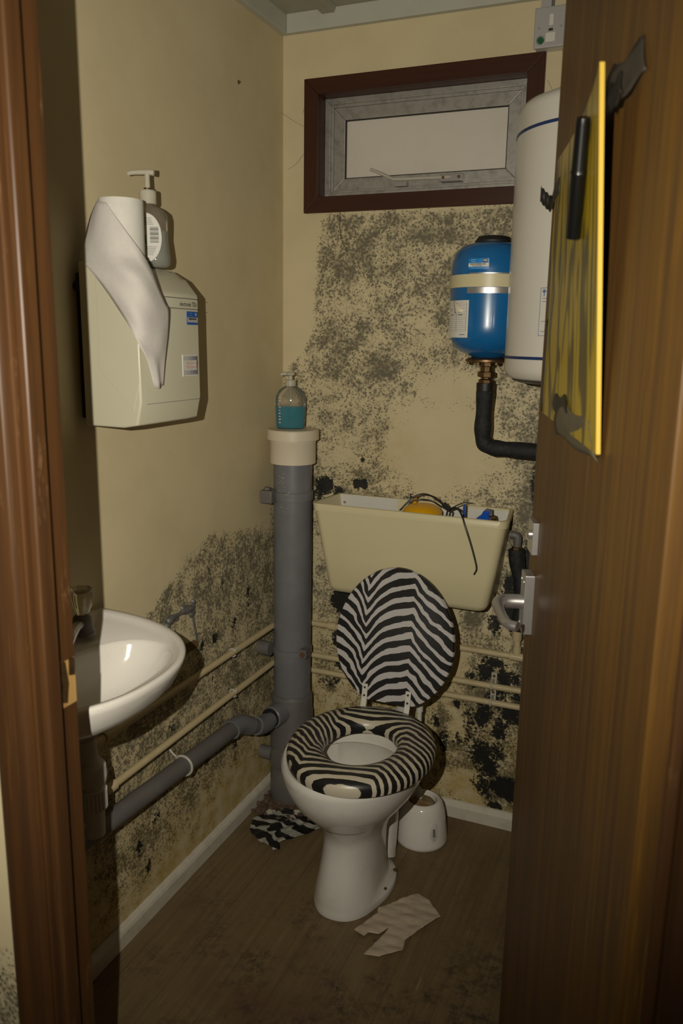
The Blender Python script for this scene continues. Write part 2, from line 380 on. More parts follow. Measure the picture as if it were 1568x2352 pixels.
def rings_xy(spec, n=48):
    """egg-shaped horizontal rings: (z, cx, cy, a, b_front, b_back, power)"""
    out = []
    for z, cx, cy, a, bf, bb, pw, *rest in spec:
        r = []; ab = rest[0] if rest else a
        for j in range(n):
            th = 2*PI*j/n; c, s_ = math.cos(th), math.sin(th)
            k = 2.0/pw
            wb_ = min(1, max(0, (s_+.55)/.6)); wb_ = wb_*wb_*(3-2*wb_)
            x = (a+(ab-a)*wb_)*math.copysign(abs(c)**k, c); y = (bb if s_ > 0 else bf)*math.copysign(abs(s_)**k, s_)
            r.append((cx+x, cy+y, z))
        out.append(r)
    return out

# ------------------------------------------------------------------ room shell
RX, FY, CZ = 1.14, -1.385, 2.225        # right wall, inner face of the door wall, ceiling
def field(P, blobs):
    out = np.zeros(len(P))
    for (a, b, ra, rb, s) in blobs:
        q = ((P[:, 0]-a)/ra)**2+((P[:, 1]-b)/rb)**2
        out = np.maximum(out, s*np.exp(-q**1.5*0.9))
    return out
def wall_grid(name, us, vs, place, hole, dens, label, mat='wall'):
    b = MB(); nu, nv = len(us), len(vs)
    P = [(u, v) for v in vs for u in us]
    fs = []
    for j in range(nv-1):
        for i in range(nu-1):
            cu, cv = (us[i]+us[i+1])/2, (vs[j]+vs[j+1])/2
            if hole and hole[0] < cu < hole[1] and hole[2] < cv < hole[3]: continue
            fs.append((j*nu+i, j*nu+i+1, (j+1)*nu+i+1, (j+1)*nu+i))
    b.add([place(u, v) for u, v in P], fs)
    ob = b.build(name, M[mat], smooth=None); tag(ob, label, kind='structure')
    A = np.array(P)
    for k, vals in dens(A).items():
        at = ob.data.attributes.new(k, 'FLOAT', 'POINT'); at.data.foreach_set('value', np.clip(vals, 0, 1).astype(np.float32))
    return ob
def sst(x, a, b):
    t = np.clip((x-a)/(b-a), 0, 1); return t*t*(3-2*t)
def back_dens(A):
    x, z = A[:, 0], A[:, 1]
    # upper patch below the window, with a clear margin on its left that closes lower down
    edge = np.interp(z, [1.0, 1.28, 1.34, 1.40, 1.55, 1.72], [-.02, -.02, .055, .085, .092, .11])
    up_ = sst(x, edge-0.008, edge+0.02)*sst(z, 1.74, 1.70)
    body = up_*np.interp(z, [0.9, 1.1, 1.22, 1.32, 1.5, 1.72], [.56, .50, .52, .58, .58, .66])
    clean = field(A, [(.48, 1.10, .15, .13, .55), (.42, 1.20, .08, .07, .30), (.50, 1.26, .11, .05, .40), (.18, 1.06, .06, .05, .12), (.17, 1.45, .05, .05, .15), (.44, 1.40, .07, .05, .12), (.55, 1.00, .12, .06, .2)])
    extra = field(A, [(.30, 1.31, .08, .06, .80), (.26, 1.62, .12, .06, .74), (.20, 1.55, .05, .10, .70), (.44, 1.65, .14, .05, .76), (.22, 1.36, .05, .04, .72), (.38, 1.25, .04, .05, .66),
                      (.31, 1.12, .03, .06, .62), (.15, 1.20, .03, .05, .55), (.66, 1.20, .05, .09, .60), (.72, 1.10, .05, .16, .75), (.74, .98, .06, .14, .85), (.70, 1.28, .06, .05, .55), (.24, 1.00, .15, .05, .62), (.46, .955, .20, .02, .5)])
    d = np.maximum(body-clean, extra*np.where(up_ > .3, 1, .0))
    # below the cistern
    low = np.where(z < .93, 1.0, 0)
    d_low = field(A, [(.45, .30, .45, .40, .46), (.66, .35, .16, .35, .66), (.13, .66, .05, .2, .58), (.20, .60, .07, .12, .72), (.16, .42, .06, .12, .60), (.17, .36, .05, .06, .74), (.12, .9, .05, .2, .5), (.60, .62, .05, .08, .72), (.70, .72, .08, .12, .72), (.64, .40, .12, .20, .74), (.60, .22, .10, .14, .75), (.70, .15, .10, .16, .80),
                      (.52, .28, .05, .10, .62), (.55, .06, .06, .03, .6), (.74, .5, .05, .3, .8), (.44, .5, .15, .2, .45), (.70, .86, .05, .1, .8)])
    clean2 = field(A, [(.575, .28, .03, .04, .5), (.60, .10, .05, .05, .55), (.565, .47, .03, .06, .35), (.64, .60, .02, .02, .4)])
    d = np.where(low > 0, np.maximum(d_low-clean2, d*sst(z, .6, .93)), d)
    blk = field(A, [(.24, .974, .016, .018, .95), (.262, .976, .012, .018, .95), (.14, .962, .034, .036, .84), (.17, .95, .03, .025, .7), (.12, .93, .02, .06, .6), (.255, 1.045, .009, .011, .8), (.40, .955, .015, .012, .6),
                    (.19, .615, .035, .04, .88), (.22, .67, .03, .05, .72), (.19, .50, .035, .05, .66), (.20, .41, .03, .03, .7), (.185, .36, .04, .03, .52),
                    (.76, 1.0, .035, .09, .66), (.745, .80, .03, .08, .74), (.70, .68, .035, .10, .80), (.66, .62, .03, .05, .6), (.725, .62, .03, .05, .8),
                    (.64, .47, .035, .03, .82), (.70, .46, .05, .03, .74), (.665, .50, .05, .02, .70), (.64, .335, .035, .06, .70), (.72, .36, .05, .05, .74), (.69, .30, .035, .05, .64), (.64, .22, .045, .05, .76), (.67, .18, .035, .04, .72), (.72, .12, .055, .04, .98),
                    (.69, .06, .03, .015, .8), (.58, .045, .03, .012, .66), (.53, .23, .02, .05, .62), (.50, .29, .02, .03, .6), (.57, .25, .03, .04, .5), (.565, .355, .012, .015, .8), (.60, .45, .02, .015, .7), (.62, .43, .03, .03, .5), (.68, .23, .04, .05, .6), (.75, .70, .03, .2, .7), (.66, .14, .05, .09, .58), (.61, .30, .06, .1, .5), (.70, .40, .07, .05, .6), (.15, .345, .04, .02, .5)])
    st = sst(z, .75, .15)*0.75 + field(A, [(.34, 1.08, .07, .07, .35), (.3, .98, .12, .05, .35)])
    return {'mould': d, 'black': blk, 'stain': st}
xs = np.arange(0, RX+.001, .005); zs = np.append(np.arange(0, 2.215, .01), CZ); zf = np.append(np.arange(0, 2.22, .005), CZ)
wall_grid('wall_back', xs, zf, lambda u, v: (u, 0, v), (.089, .691, 1.744, 2.041), back_dens, 'cream painted wall with window, blotched with grey and black mould')
def left_dens(A):
    y, z = A[:, 0], A[:, 1]
    top = np.interp(y, [-1.4, -.78, -.69, -.60, -.50, -.40, -.25, -.08, 0], [.60, .66, .76, .81, .865, .885, .87, .85, .90])
    ins = sst(z, top+.03, top-.03)*sst(y, -1.2, -.75)
    d = ins*np.interp(z, [0, .06, .12, .2, .4, .6, .75, .9], [.38, .36, .48, .60, .60, .58, .63, .62])
    d = np.maximum(d, ins*field(A, [(-.42, .80, .14, .06, .68), (-.32, .72, .10, .08, .72), (-.5, .77, .10, .05, .66), (-.2, .72, .1, .12, .60), (-.65, .30, .25, .12, .60), (-.8, .2, .15, .12, .62), (-.3, .45, .2, .1, .62), (-.7, .5, .2, .06, .58)]))
    d = d - field(A, [(-.52, .65, .05, .05, .25), (-.25, .12, .25, .10, .35), (-.62, .06, .2, .05, .25)])
    d = np.maximum(d, field(A, [(-.02, 1.0, .02, .25, .42), (-.05, .8, .05, .15, .6)]))
    blk = field(A, [(-.36, .74, .015, .03, .5), (-.42, .79, .02, .02, .48), (-.30, .62, .02, .03, .6), (-.22, .66, .02, .05, .55), (-.46, .60, .015, .02, .62), (-.40, .60, .02, .02, .62), (-.35, .40, .02, .02, .55), (-.42, .50, .015, .03, .52), (-.75, .2, .02, .03, .6), (-.68, .24, .03, .02, .6), (-.72, .13, .02, .03, .5), (-.45, .27, .03, .02, .5), (-.3, .25, .05, .03, .45), (-.6, .45, .03, .03, .42), (-.03, .7, .02, .1, .5)])
    st = sst(z, .6, .05)*0.8 + sst(y, -.5, 0)*.12
    return {'mould': d, 'black': blk, 'stain': st}
ys = np.append(np.arange(FY, -.005, .01), 0)
wall_grid('wall_left', ys, zs, lambda u, v: (0, u, v), None, left_dens, 'cream painted side wall with mould creeping up from below')
def none_dens(A): return {'mould': A[:, 0]*0, 'black': A[:, 0]*0, 'stain': A[:, 0]*0+.1}
b = MB().box((RX, FY, 0), (RX+.05, 0, CZ)); tag(b.build('wall_right', M['wall'], smooth=None), 'cream side wall behind the open door', kind='structure')
# the thin partition with the doorway: room face FY, hall face HY
HY = -1.455; JL, JR, DH = .405, 1.118, 2.0
b = MB().box((0, HY, 0), (JL-.02, FY, CZ)).box((JR+.02, HY, 0), (RX+.05, FY, CZ)).box((JL-.02, HY, DH+.02), (JR+.02, FY, CZ))
pw_ = b.build('wall_front', M['wall'], smooth=None); tag(pw_, 'thin cream partition holding the doorway, mould spots low down on it', kind='structure')
# hall side skin with its own mould
def hall_dens(A):
    x, z = A[:, 0], A[:, 1]
    return {'mould': sst(z, .62, .52)*.62, 'black': x*0, 'stain': x*0}
wall_grid('wall_hall', np.arange(-.5, .391, .01), np.arange(0, 2.21, .02), lambda u, v: (u, HY-.001, v), None, hall_dens, 'cream hall wall left of the door frame, dotted with mould low down')
tag(MB().box((0-.0, HY, -.04), (RX, 0, 0)).box((-.5, -2.9, -.04), (2.2, HY, 0)).build('floor', M['floor'], smooth=None), 'grimy brown wood-look vinyl floor', kind='structure')
tag(MB().box((0, HY, CZ), (RX+.05, 0, CZ+.04)).build('ceiling', M['ceil'], smooth=None), 'grey-white painted ceiling', kind='structure')
# skirting and cornice
def skirt(name, a, b_, label, prof):
    """extrude a moulding profile (out from wall, height)"""
    a, b_ = Vector(a), Vector(b_); d = b_-a; out = Vector((0, 0, 1)).cross(d).normalized()
    if out.dot(Vector((.5, -.7, 0))-a) < 0: out = -out
    P = [a+out*q[0]+Vector((0, 0, q[1])) for q in prof]
    o = MB().prism(P, d).build(name, M['white_paint'], smooth=None, bevel=.0015)
    return tag(o, label, kind='structure')
SK = [(0, 0), (.016, 0), (.016, .036), (.013, .043), (.006, .050), (0, .052)]
skirt('baseboard_left', (0.0005, FY, 0), (0.0005, -.0005, 0), 'scuffed white skirting board along the side wall', SK)
skirt('baseboard_back', (.017, -.0005, 0), (RX, -.0005, 0), 'scuffed white skirting board under the window wall', SK)
CP = [(0, 0), (.018, 0), (.018, .047), (0, .047)]
o = skirt('trim_1', (0.0005, FY, CZ-.047), (0.0005, -.0005, CZ-.047), 'grey-white cornice strip along the side wall', CP); o.data.materials[0] = M['cornice']
o = skirt('trim_2', (.019, -.0005, CZ-.047), (RX, -.0005, CZ-.047), 'grey-white cornice strip above the window', CP); o.data.materials[0] = M['cornice']
tag(MB().prism([(.118, -.019, CZ), (.163, -.019, CZ), (.158, -.019, CZ-.014), (.123, -.019, CZ-.014)], (0, FY+.02, 0)).build('trim_3', M['ceil'], smooth=None, bevel=.001), 'flat batten running across the ceiling', kind='structure')

# ------------------------------------------------------------------ window
win = thing('window_1', 'small top window with dark brown casing and frosted pane', None, (.388, 0, 1.722), kind='structure')
x0, x1, z0, z1, cw, ct = .070, .706, 1.722, 2.062, .041, .014
def quad_prism(pts, d, name, mat, parent, bev=.0015): return MB().prism(pts, d).build(name, mat, parent, smooth=None, bevel=bev)
i0, i1, k0, k1 = x0+cw, x1-cw, z0+cw, z1-cw
for pts, mt in (([(x0, 0, z1), (x1, 0, z1), (i1, 0, k1), (i0, 0, k1)], 'casing_x'), ([(x0, 0, z0), (x1, 0, z0), (i1, 0, k0), (i0, 0, k0)], 'casing_x'),
                ([(x0, 0, z0), (i0, 0, k0), (i0, 0, k1), (x0, 0, z1)], 'casing_z'), ([(x1, 0, z0), (i1, 0, k0), (i1, 0, k1), (x1, 0, z1)], 'casing_z')):
    quad_prism([(p[0], -.0005, p[2]) for p in pts], (0, -ct, 0), 'window_casing', M[mt], win)
rv = MB()
rv.box((i0-.02, 0.001, k1), (i1+.02, .10, k1+.02)).box((i0-.02, .001, k0-.02), (i1+.02, .10, k0)).box((i0-.02, .001, k0-.02), (i0, .10, k1+.02)).box((i1, .001, k0-.02), (i1+.02, .10, k1+.02))
rv.build('window_reveal', M['casing_x'], win, smooth=None)
def rect_frame(xa, xb, za, zb, w_, ya, yb):
    m = MB()
    for q in ([(xa, za), (xb, za), (xb-w_, za+w_), (xa+w_, za+w_)], [(xa, zb), (xb, zb), (xb-w_, zb-w_), (xa+w_, zb-w_)],
              [(xa, za), (xa+w_, za+w_), (xa+w_, zb-w_), (xa, zb)], [(xb, za), (xb-w_, za+w_), (xb-w_, zb-w_), (xb, zb)]):
        m.prism([(p[0], ya, p[1]) for p in q], (0, yb-ya, 0))
    return m
rect_frame(i0, i1, k0, k1, .016, .034, .075).build('outer_frame', M['alu'], win, smooth=None, bevel=.0012)
rect_frame(i0+.013, i1-.013, k0+.013, k1-.013, .010, .040, .070).build('weather_seal', M['alu'], win, smooth=None, bevel=.0012)
sash = rect_frame(i0+.018, i1-.018, k0+.018, k1-.018, .036, .048, .078).build('sash', M['alu'], win, smooth=None, bevel=.0015)
gx0, gx1, gz0, gz1 = i0+.054, i1-.054, k0+.054, k1-.054
rect_frame(gx0-.001, gx1+.001, gz0-.001, gz1+.001, .003, .051, .060).build('glazing_gasket', M['rubber'], sash, smooth=None)
MB().box((gx0, .058, gz0), (gx1, .063, gz1)).build('pane', M['glassfrost'], win, smooth=None, label='frosted grey-white window pane')
st_ = MB().tube([(.250, .026, 1.832), (.282, .022, 1.819), (.312, .018, 1.805), (.332, .016, 1.801), (.40, .017, 1.800), (.476, .024, 1.800)], .0042, 10, 4).build('window_stay', M['clip'], win, label='pale metal casement stay')
MB().box((.445, .020, 1.789), (.505, .048, 1.808)).build('stay_bracket', M['steel'], st_, smooth=None, bevel=.002)
for px_ in (.455, .497): MB().lathe((px_, .020, 1.799), [(.004, 0), (.004, -.003)], 12, (0, 1, 0)).build('screw', M['rust'], st_)
pg = MB().box((.318, .030, 1.786), (.352, .048, 1.797)); pg.lathe((.335, .034, 1.79), [(.004, 0), (.004, .012), (.002, .016)], 10); pg.build('stay_pin', M['alu'], st_, smooth=None)

# ------------------------------------------------------------------ door frame and door
fr = thing('trim_4', 'worn varnished brown door frame round the open doorway', None, (JL, (HY+FY)/2, 0), kind='structure')
MB().box((JL-.02, HY-.001, 0), (JL, FY+.002, DH+.02)).build('jamb', M['frame'], fr, smooth=None, bevel=.0025)
MB().box((JR, HY-.001, 0), (JR+.02, FY+.002, DH+.02)).build('jamb', M['frame'], fr, smooth=None, bevel=.0025)
MB().box((JL, HY-.001, DH), (JR, FY+.002, DH+.02)).build('head_jamb', M['frame'], fr, smooth=None, bevel=.002)
MB().box((JL, -1.449, 0), (JL+.013, -1.423, DH)).build('door_stop', M['frame'], fr, smooth=None, bevel=.004, seg=3)
MB().box((JR-.013, -1.449, 0), (JR, -1.423, DH)).build('door_stop', M['frame'], fr, smooth=None, bevel=.004, seg=3)
MB().box((JL+.013, -1.449, DH-.013), (JR-.013, -1.423, DH)).build('door_stop', M['frame'], fr, smooth=None, bevel=.003)
def arch(xa, xb):
    m = MB(); t_ = HY-.002
    s_ = 1 if xb > xa else -1; w_ = abs(xb-xa)
    prof = [(0, 0), (0, -.009), (.004, -.014), (.012, -.015), (.022, -.016), (w_-.012, -.016), (w_-.004, -.013), (w_, -.008), (w_, 0)]
    return m.prism([(xa+s_*p[0], t_+p[1], 0) for p in prof], (0, 0, DH+.05))
arch(JL-.001, JL-.055).build('architrave', M['frame'], fr, smooth=40, bevel=.001)
arch(JR+.001, JR+.055).build('architrave', M['frame'], fr, smooth=40, bevel=.001)
MB().box((JL-.055, HY-.018, DH+.052), (JR+.055, HY-.002, DH+.10)).build('architrave', M['frame'], fr, smooth=None, bevel=.003)
# torn-out strike plate
MB().box((JL-.001, -1.412, .925), (JL+.0012, -1.386, .985)).build('strike_recess', M['raw'], fr, smooth=None, label='splintered pale wood where the strike plate was')
sp_ = MB().prism([(JL+.0012, -1.416, .935), (JL+.0012, -1.404, .93), (JL+.0012, -1.400, .955), (JL+.0012, -1.404, .985), (JL+.0012, -1.416, .992)], (.0015, 0, 0))
sp_.prism([(JL+.0014, -1.398, .965), (JL+.0014, -1.388, .962), (JL+.0014, -1.387, .985), (JL+.0014, -1.397, .988)], (.001, 0, 0))
sp_.build('strike_plate', M['brass'], fr, smooth=None)

HNG = Vector((1.085, -1.393, 0)); FRE = Vector((.861, -.735, 0)); DU = (FRE-HNG).normalized(); DN = Vector((-DU.y, DU.x, 0)); DW = (FRE-HNG).length
def dp(s, z, o=0.0): return HNG+DU*s+DN*o+Vector((0, 0, z))
door = thing('door_1', 'brown wood veneer door standing open into the room', None, tuple(HNG), kind='structure')
MB().prism([dp(0, .012), dp(DW, .012), dp(DW, .012, -.038), dp(0, .012, -.038)], (0, 0, 1.97)).build('door_leaf', M['door'], door, smooth=None, bevel=.0015)
def dbox(s0, s1, z0_, z1_, o0, o1):
    return MB().prism([dp(s0, z0_, o0), dp(s1, z0_, o0), dp(s1, z0_, o1), dp(s0, z0_, o1)], (0, 0, z1_-z0_))
SH = .640
hp = dbox(SH-.022, SH+.022, .893, .998, 0, .017).build('handle_plate', M['steel'], door, smooth=None, bevel=.0015)
for dz in (.985, .906):
    for ds in (-.012, .012): MB().lathe(dp(SH+ds, dz, .017), [(.003, 0), (.0025, .0015)], 10, tuple(DN)).build('screw', M['steel'], hp)
lv = MB().tube([dp(SH, .946, .015), dp(SH, .946, .040), dp(SH-.006, .946, .054), dp(SH-.025, .946, .061), dp(SH-.06, .944, .060), dp(SH-.092, .941, .057), dp(SH-.106, .940, .050), dp(SH-.113, .940, .040)],
               lambda t: .0125 if t < .3 else .0125-.0045*min(1, (t-.3)/.25), 18, 6)
lv.build('lever_handle', M['steel'], door, smooth=60, label='satin steel lever with returned end')
up_ = dbox(SH-.025, SH+.025, 1.035, 1.090, 0, .010).build('lock_escutcheon', M['steel'], door, smooth=None, bevel=.001)
MB().lathe(dp(SH, 1.066, .010), [(.008, 0), (.008, .004), (.004, .006)], 16, tuple(DN)).build('lock_cylinder', M['steel'], up_)

# yellow board taped to the door
bd = thing('yellow_board', 'yellow board with dark streaks taped to the open door', 'board', tuple(dp(.44, 1.265, .003)))
def bdp(s, z, o): return dp(s, z, o)
NB = 12; vs = []; fs = []
for i in range(NB+1):
    s_ = .240+(.630-.240)*i/NB; e = (1-i/NB)
    for top in (0, 1):
        z_ = (1.258+.016*i/NB) if not top else (1.676-.018*i/NB)
        off = .0030+(.030*e**2 if top else .001*e**2)
        vs += [bdp(s_, z_, off), bdp(s_, z_, off+.0048)]
for i in range(NB):
    a = i*4; c_ = a+4
    fs += [(a, c_, c_+2, a+2), (a+1, a+3, c_+3, c_+1), (a, a+1, c_+1, c_), (a+2, c_+2, c_+3, a+3)]
fs += [(NB*4, NB*4+1, NB*4+3, NB*4+2)]
MB().add(vs, fs+[(0, 2, 3, 1)]).build('panel', M['board'], bd, smooth=None)
# pale cut edge facing the hinge side
MB().prism([bdp(.2388, 1.258, .0038), bdp(.2402, 1.258, .0038), bdp(.2402, 1.258, .0090), bdp(.2388, 1.258, .0090)], bdp(.24, 1.676, .0330)-bdp(.24, 1.258, .0040)).build('cut_edge', M['board_edge'], bd, smooth=None, label='bright yellow cut edge')
def strip(pts, width_dir, w_, name, mat, parent):
    P = catmull(pts, 5); wd = Vector(width_dir)*w_; vs, fs = [], []
    for i, p in enumerate(P):
        k = 1+.12*math.sin(i*1.9)
        vs += [p-wd*k*.5, p+wd*k*.5]
    for i in range(len(P)-1): fs.append((2*i, 2*i+1, 2*i+3, 2*i+2))
    return MB().add(vs, fs).build(name, mat, parent, smooth=60, solid=.0008)
def patch(q0, q1, q2, q3, name, mat, parent, bulge=.006, n=8):
    """soft tape patch spanning four corners (q0 q1 top edge, q3 q2 bottom edge)"""
    g = []
    for i in range(n+1):
        r = []
        for j in range(n+1):
            u_, v_ = j/n, i/n
            p = q0.lerp(q1, u_).lerp(q3.lerp(q2, u_), v_)
            r.append(p+DN*(bulge*math.sin(PI*v_)*(.6+.4*math.sin(5*u_+2*v_)))+Vector((0, 0, .003*math.sin(9*u_)*(v_ in (0, 1)))))
        g.append(r)
    k = n+1
    return MB().add([p for r in g for p in r], [(i*k+j, i*k+j+1, (i+1)*k+j+1, (i+1)*k+j) for i in range(n) for j in range(n)]).build(name, mat, parent, smooth=70, solid=.0008)
patch(dp(.475, 1.302, .0095), dp(.276, 1.290, .0098), dp(.250, 1.246, .0025), dp(.515, 1.250, .0025), 'tape_strip', M['tape'], bd)
patch(dp(.520, 1.308, .0085), dp(.430, 1.312, .0095), dp(.400, 1.288, .0105), dp(.50, 1.282, .0085), 'tape_strip', M['tape_b'], bd, .004)
patch(dp(.262, 1.668, .022), dp(.206, 1.690, .003), dp(.186, 1.652, .003), dp(.262, 1.632, .020), 'tape_strip', M['tape_d'], bd, .003)
patch(dp(.255, 1.655, .0225), dp(.225, 1.662, .018), dp(.222, 1.640, .016), dp(.252, 1.628, .0195), 'tape_strip', M['tape_b'], bd, .004)
strip([dp(.60, 1.616, .0080), dp(.64, 1.610, .0075), dp(.690, 1.604, .003), dp(.703, 1.612, .010), dp(.709, 1.622, .018)], Vector((0, 0, 1)), .024, 'tape_strip', M['tape_b'], bd)
strip([dp(.622, 1.275, .0085), dp(.624, 1.36, .0085), dp(.626, 1.42, .0085)], DU, .010, 'tape_strip', M['tape_b'], bd)
# black pen stuck on the board
pn = thing('marker_pen', 'fat black marker pen stuck slantwise on the yellow board', 'pen', tuple(dp(.386, 1.516, .02)))
PA, PB = dp(.386, 1.516, .0235), dp(.326, 1.646, .0335)
MB().tube([PA, PA+(PB-PA)*.02, PA+(PB-PA)*.55], .0098, 20).build('barrel', M['pen'], pn)
MB().tube([PA+(PB-PA)*.55, PA+(PB-PA)*.58, PA+(PB-PA)*.93, PA+(PB-PA)*.98], lambda t: .0108-.003*t, 20).build('cap', M['pen'], pn)

# ------------------------------------------------------------------ hand dryer on the left wall
dr = thing('hand_dryer', 'pale cream hand dryer mounted on the side wall', 'hand dryer', (.002, -.78, 1.215))
Y0, Y1 = -.886, -.676
prof = [(.020, 1.520), (.090, 1.516), (.124, 1.497), (.151, 1.466), (.153, 1.262), (.143, 1.218), (.110, 1.212), (.020, 1.212)]
def dring(y, k, sh=0.0):
    cz = 1.366
    return [(.020+(p[0]-.020)*k, y, cz+(p[1]-cz)*(1-sh)) for p in prof]
rings = [dring(Y0, .985, .004), dring(Y0+.0045, 1.0, 0), dring(Y1-.040, 1.0, 0), dring(Y1-.004, .985, .004), dring(Y1, .93, .012)]
MB().loft(rings).build('cover', M['dryer'], dr, smooth=25, bevel=.003, seg=3)
MB().box((.001, Y0+.014, 1.225), (.0195, Y1-.014, 1.50)).build('back_box', M['black'], dr, smooth=None, bevel=.002, label='black mounting box behind the cover')
MB().lathe((.010, Y0+.014, 1.475), [(.010, 0), (.010, -.008)], 14, (0, 1, 0)).build('fixing_knob', M['black'], dr)
# raised side facet and the seam lines
MB().prism([(.060, Y0-.0014, 1.490), (.149, Y0-.0014, 1.455), (.1505, Y0-.0014, 1.300), (.135, Y0-.0014, 1.245), (.060, Y0-.0014, 1.322)], (0, .0016, 0)).build('side_facet', M['dryer'], dr, smooth=None, bevel=.001)
fx = .1540
MB().box((.1520, -.868, 1.2575), (.1533, Y1-.008, 1.2583)).build('seam', M['ink_grey'], dr, smooth=None)
for zz in (1.458, 1.438): MB().box((fx-.003, -.80, zz), (fx-.0004, Y1-.007, zz+.0011)).build('printed_line', M['ink'], dr, smooth=None)
text('electronic TDi', 'lettering', M['ink'], dr, (fx-.0002, -.7530, 1.4435), (0, 1, 0), (0, 0, 1), .0088, .80)
sk = MB().box((fx-.002, -0.7270, 1.408), (fx-.0003, -0.6890, 1.434)).build('property_sticker', M['sticker_blue'], dr, smooth=None, label='blue and grey property sticker')
MB().box((fx-.001, -0.7265, 1.4125), (fx-.0001, -0.6895, 1.4225)).build('sticker_band', M['sticker_grey'], sk, smooth=None)
m = MB(); yy = -0.7220
while yy < -0.6950:
    w_ = random.choice((.0006, .001, .0014)); m.box((fx-.001, yy, 1.4175), (fx+.0001, yy+w_, 1.4215)); yy += w_+random.choice((.0005, .0008))
m.build('barcode', M['ink'], sk, smooth=None)
text('Property', 'lettering', M['ink_pale'], sk, (fx+.0000, -0.7215, 1.4295), (0, 1, 0), (0, 0, 1), .0026, 1.0)
text('Services', 'lettering', M['ink_pale'], sk, (fx+.0000, -0.7215, 1.4250), (0, 1, 0), (0, 0, 1), .0026, 1.0)
MB().prism([(fx, -0.6990, 1.4312), (fx, -0.6940, 1.4312), (fx, -0.6940, 1.4275), (fx, -0.6965, 1.4247), (fx, -0.6990, 1.4275)], (.0002, 0, 0)).build('crest', M['sticker_grey'], sk, smooth=None)
tg = MB().box((fx-.002, -0.7470, 1.305), (fx-.0002, -0.6920, 1.349)).build('touch_label', M['white_pl'], dr, smooth=None, bevel=.0006, label='striped touch-control label with orange lettering')
m = MB()
for k in range(15):
    w_ = .0003+.0019*(k/14)**1.3; yk = -0.7430+.0475*k/14-w_*.5
    m.box((fx-.001, yk, 1.337), (fx+.0001, yk+w_, 1.3455)); m.box((fx-.001, yk, 1.3085), (fx+.0001, yk+w_, 1.3175))
m.box((fx-.001, -0.6965, 1.3085), (fx+.0001, -0.6943, 1.3455))
m.build('stripes', M['purple'], tg, smooth=None)
text('TOUCH ON', 'lettering', M['orange'], tg, (fx+.0001, -0.7355, 1.3288), (0, 1, 0), (0, 0, 1), .0058, .95)
text('TOUCH OFF', 'lettering', M['orange'], tg, (fx+.0001, -0.7355, 1.3206), (0, 1, 0), (0, 0, 1), .0058, .92)
pt = MB().prism([(.062, -.735, 1.5185), (.075, -.690, 1.5175), (.100, -.690, 1.5118), (.086, -.735, 1.5170)], (0, 0, .0005)).build('old_sticker', M['ink_grey'], dr, smooth=None)

# roll of tissue with its loose end hanging down over the dryer
ro = thing('tissue_roll', 'white tissue roll on the hand dryer with its end hanging down', 'tissue roll', (.092, -.845, 1.520))
MB().lathe((.092, -.845, 1.5205), [(.018, 0), (.0405, 0), (.041, .002), (.041, .107), (.0405, .109), (.018, .109), (.018, .02)], 48).build('roll', M['paper'], ro)
rows = [[(0.069,-0.884,1.623),(0.078,-0.888,1.621),(0.087,-0.890,1.620),(0.094,-0.891,1.619)],
[(0.042,-0.872,1.598),(0.070,-0.889,1.594),(0.096,-0.893,1.592),(0.117,-0.890,1.590)],
[(0.030,-0.874,1.563),(0.066,-0.890,1.561),(0.104,-0.894,1.560),(0.136,-0.881,1.561)],
[(0.018,-0.877,1.526),(0.060,-0.889,1.526),(0.110,-0.894,1.527),(0.148,-0.861,1.532)],
[(0.058,-0.893,1.498),(0.100,-0.897,1.495),(0.150,-0.897,1.493),(0.161,-0.848,1.500)],
[(0.086,-0.893,1.467),(0.128,-0.898,1.464),(0.163,-0.881,1.465),(0.160,-0.824,1.470)],
[(0.114,-0.893,1.432),(0.152,-0.897,1.431),(0.166,-0.858,1.436),(0.160,-0.804,1.443)],
[(0.137,-0.893,1.401),(0.161,-0.886,1.403),(0.165,-0.841,1.414),(0.160,-0.796,1.432)],
[(0.158,-0.893,1.366),(0.162,-0.868,1.368),(0.166,-0.834,1.378),(0.159,-0.801,1.388)],
[(0.159,-0.872,1.338),(0.164,-0.853,1.334),(0.160,-0.834,1.333),(0.159,-0.814,1.337)],
[(0.159,-0.853,1.289),(0.164,-0.843,1.287),(0.160,-0.833,1.291),(0.159,-0.823,1.292)]]
cols = [catmull([r[j] for r in rows], 4) for j in range(4)]
grid = [catmull([cols[j][i] for j in range(4)], 4) for i in range(len(cols[0]))]
n = len(grid[0]); vs = [p for r in grid for p in r]
fs = [(i*n+j, i*n+j+1, (i+1)*n+j+1, (i+1)*n+j) for i in range(len(grid)-1) for j in range(n-1)]
MB().add(vs, fs).build('hanging_sheet', M['tissue'], ro, smooth=80, solid=.0007)

# soap dispenser on the dryer
SX, SY, SZ = .075, -.737, 1.5185
wd = Vector((.923, .385, 0)); nd_ = Vector((.385, -.923, 0))     # wide axis and the face turned to the room
so = thing('soap_dispenser', 'clear pump soap bottle with pearly soap on the hand dryer', 'soap bottle', (SX, SY, SZ))
def obl(z, a, b_, n=36, pw=2.4):
    r = []
    for j in range(n):
        th = 2*PI*j/n; c, s_ = math.cos(th), math.sin(th)
        r.append(Vector((SX, SY, SZ+z))+wd*(a*math.copysign(abs(c)**(2/pw), c))+nd_*(b_*math.copysign(abs(s_)**(2/pw), s_)))
    return r
bprof = [(0, .033, .020), (.004, .039, .0235), (.016, .041, .025), (.035, .039, .024), (.055, .0365, .023), (.075, .0375, .0235), (.092, .038, .0235), (.104, .035, .022), (.112, .025, .018), (.117, .0145, .0145), (.124, .0125, .0125)]
bot = MB().loft([obl(*p) for p in bprof], True, False).build('bottle', M['clear'], so, smooth=60)
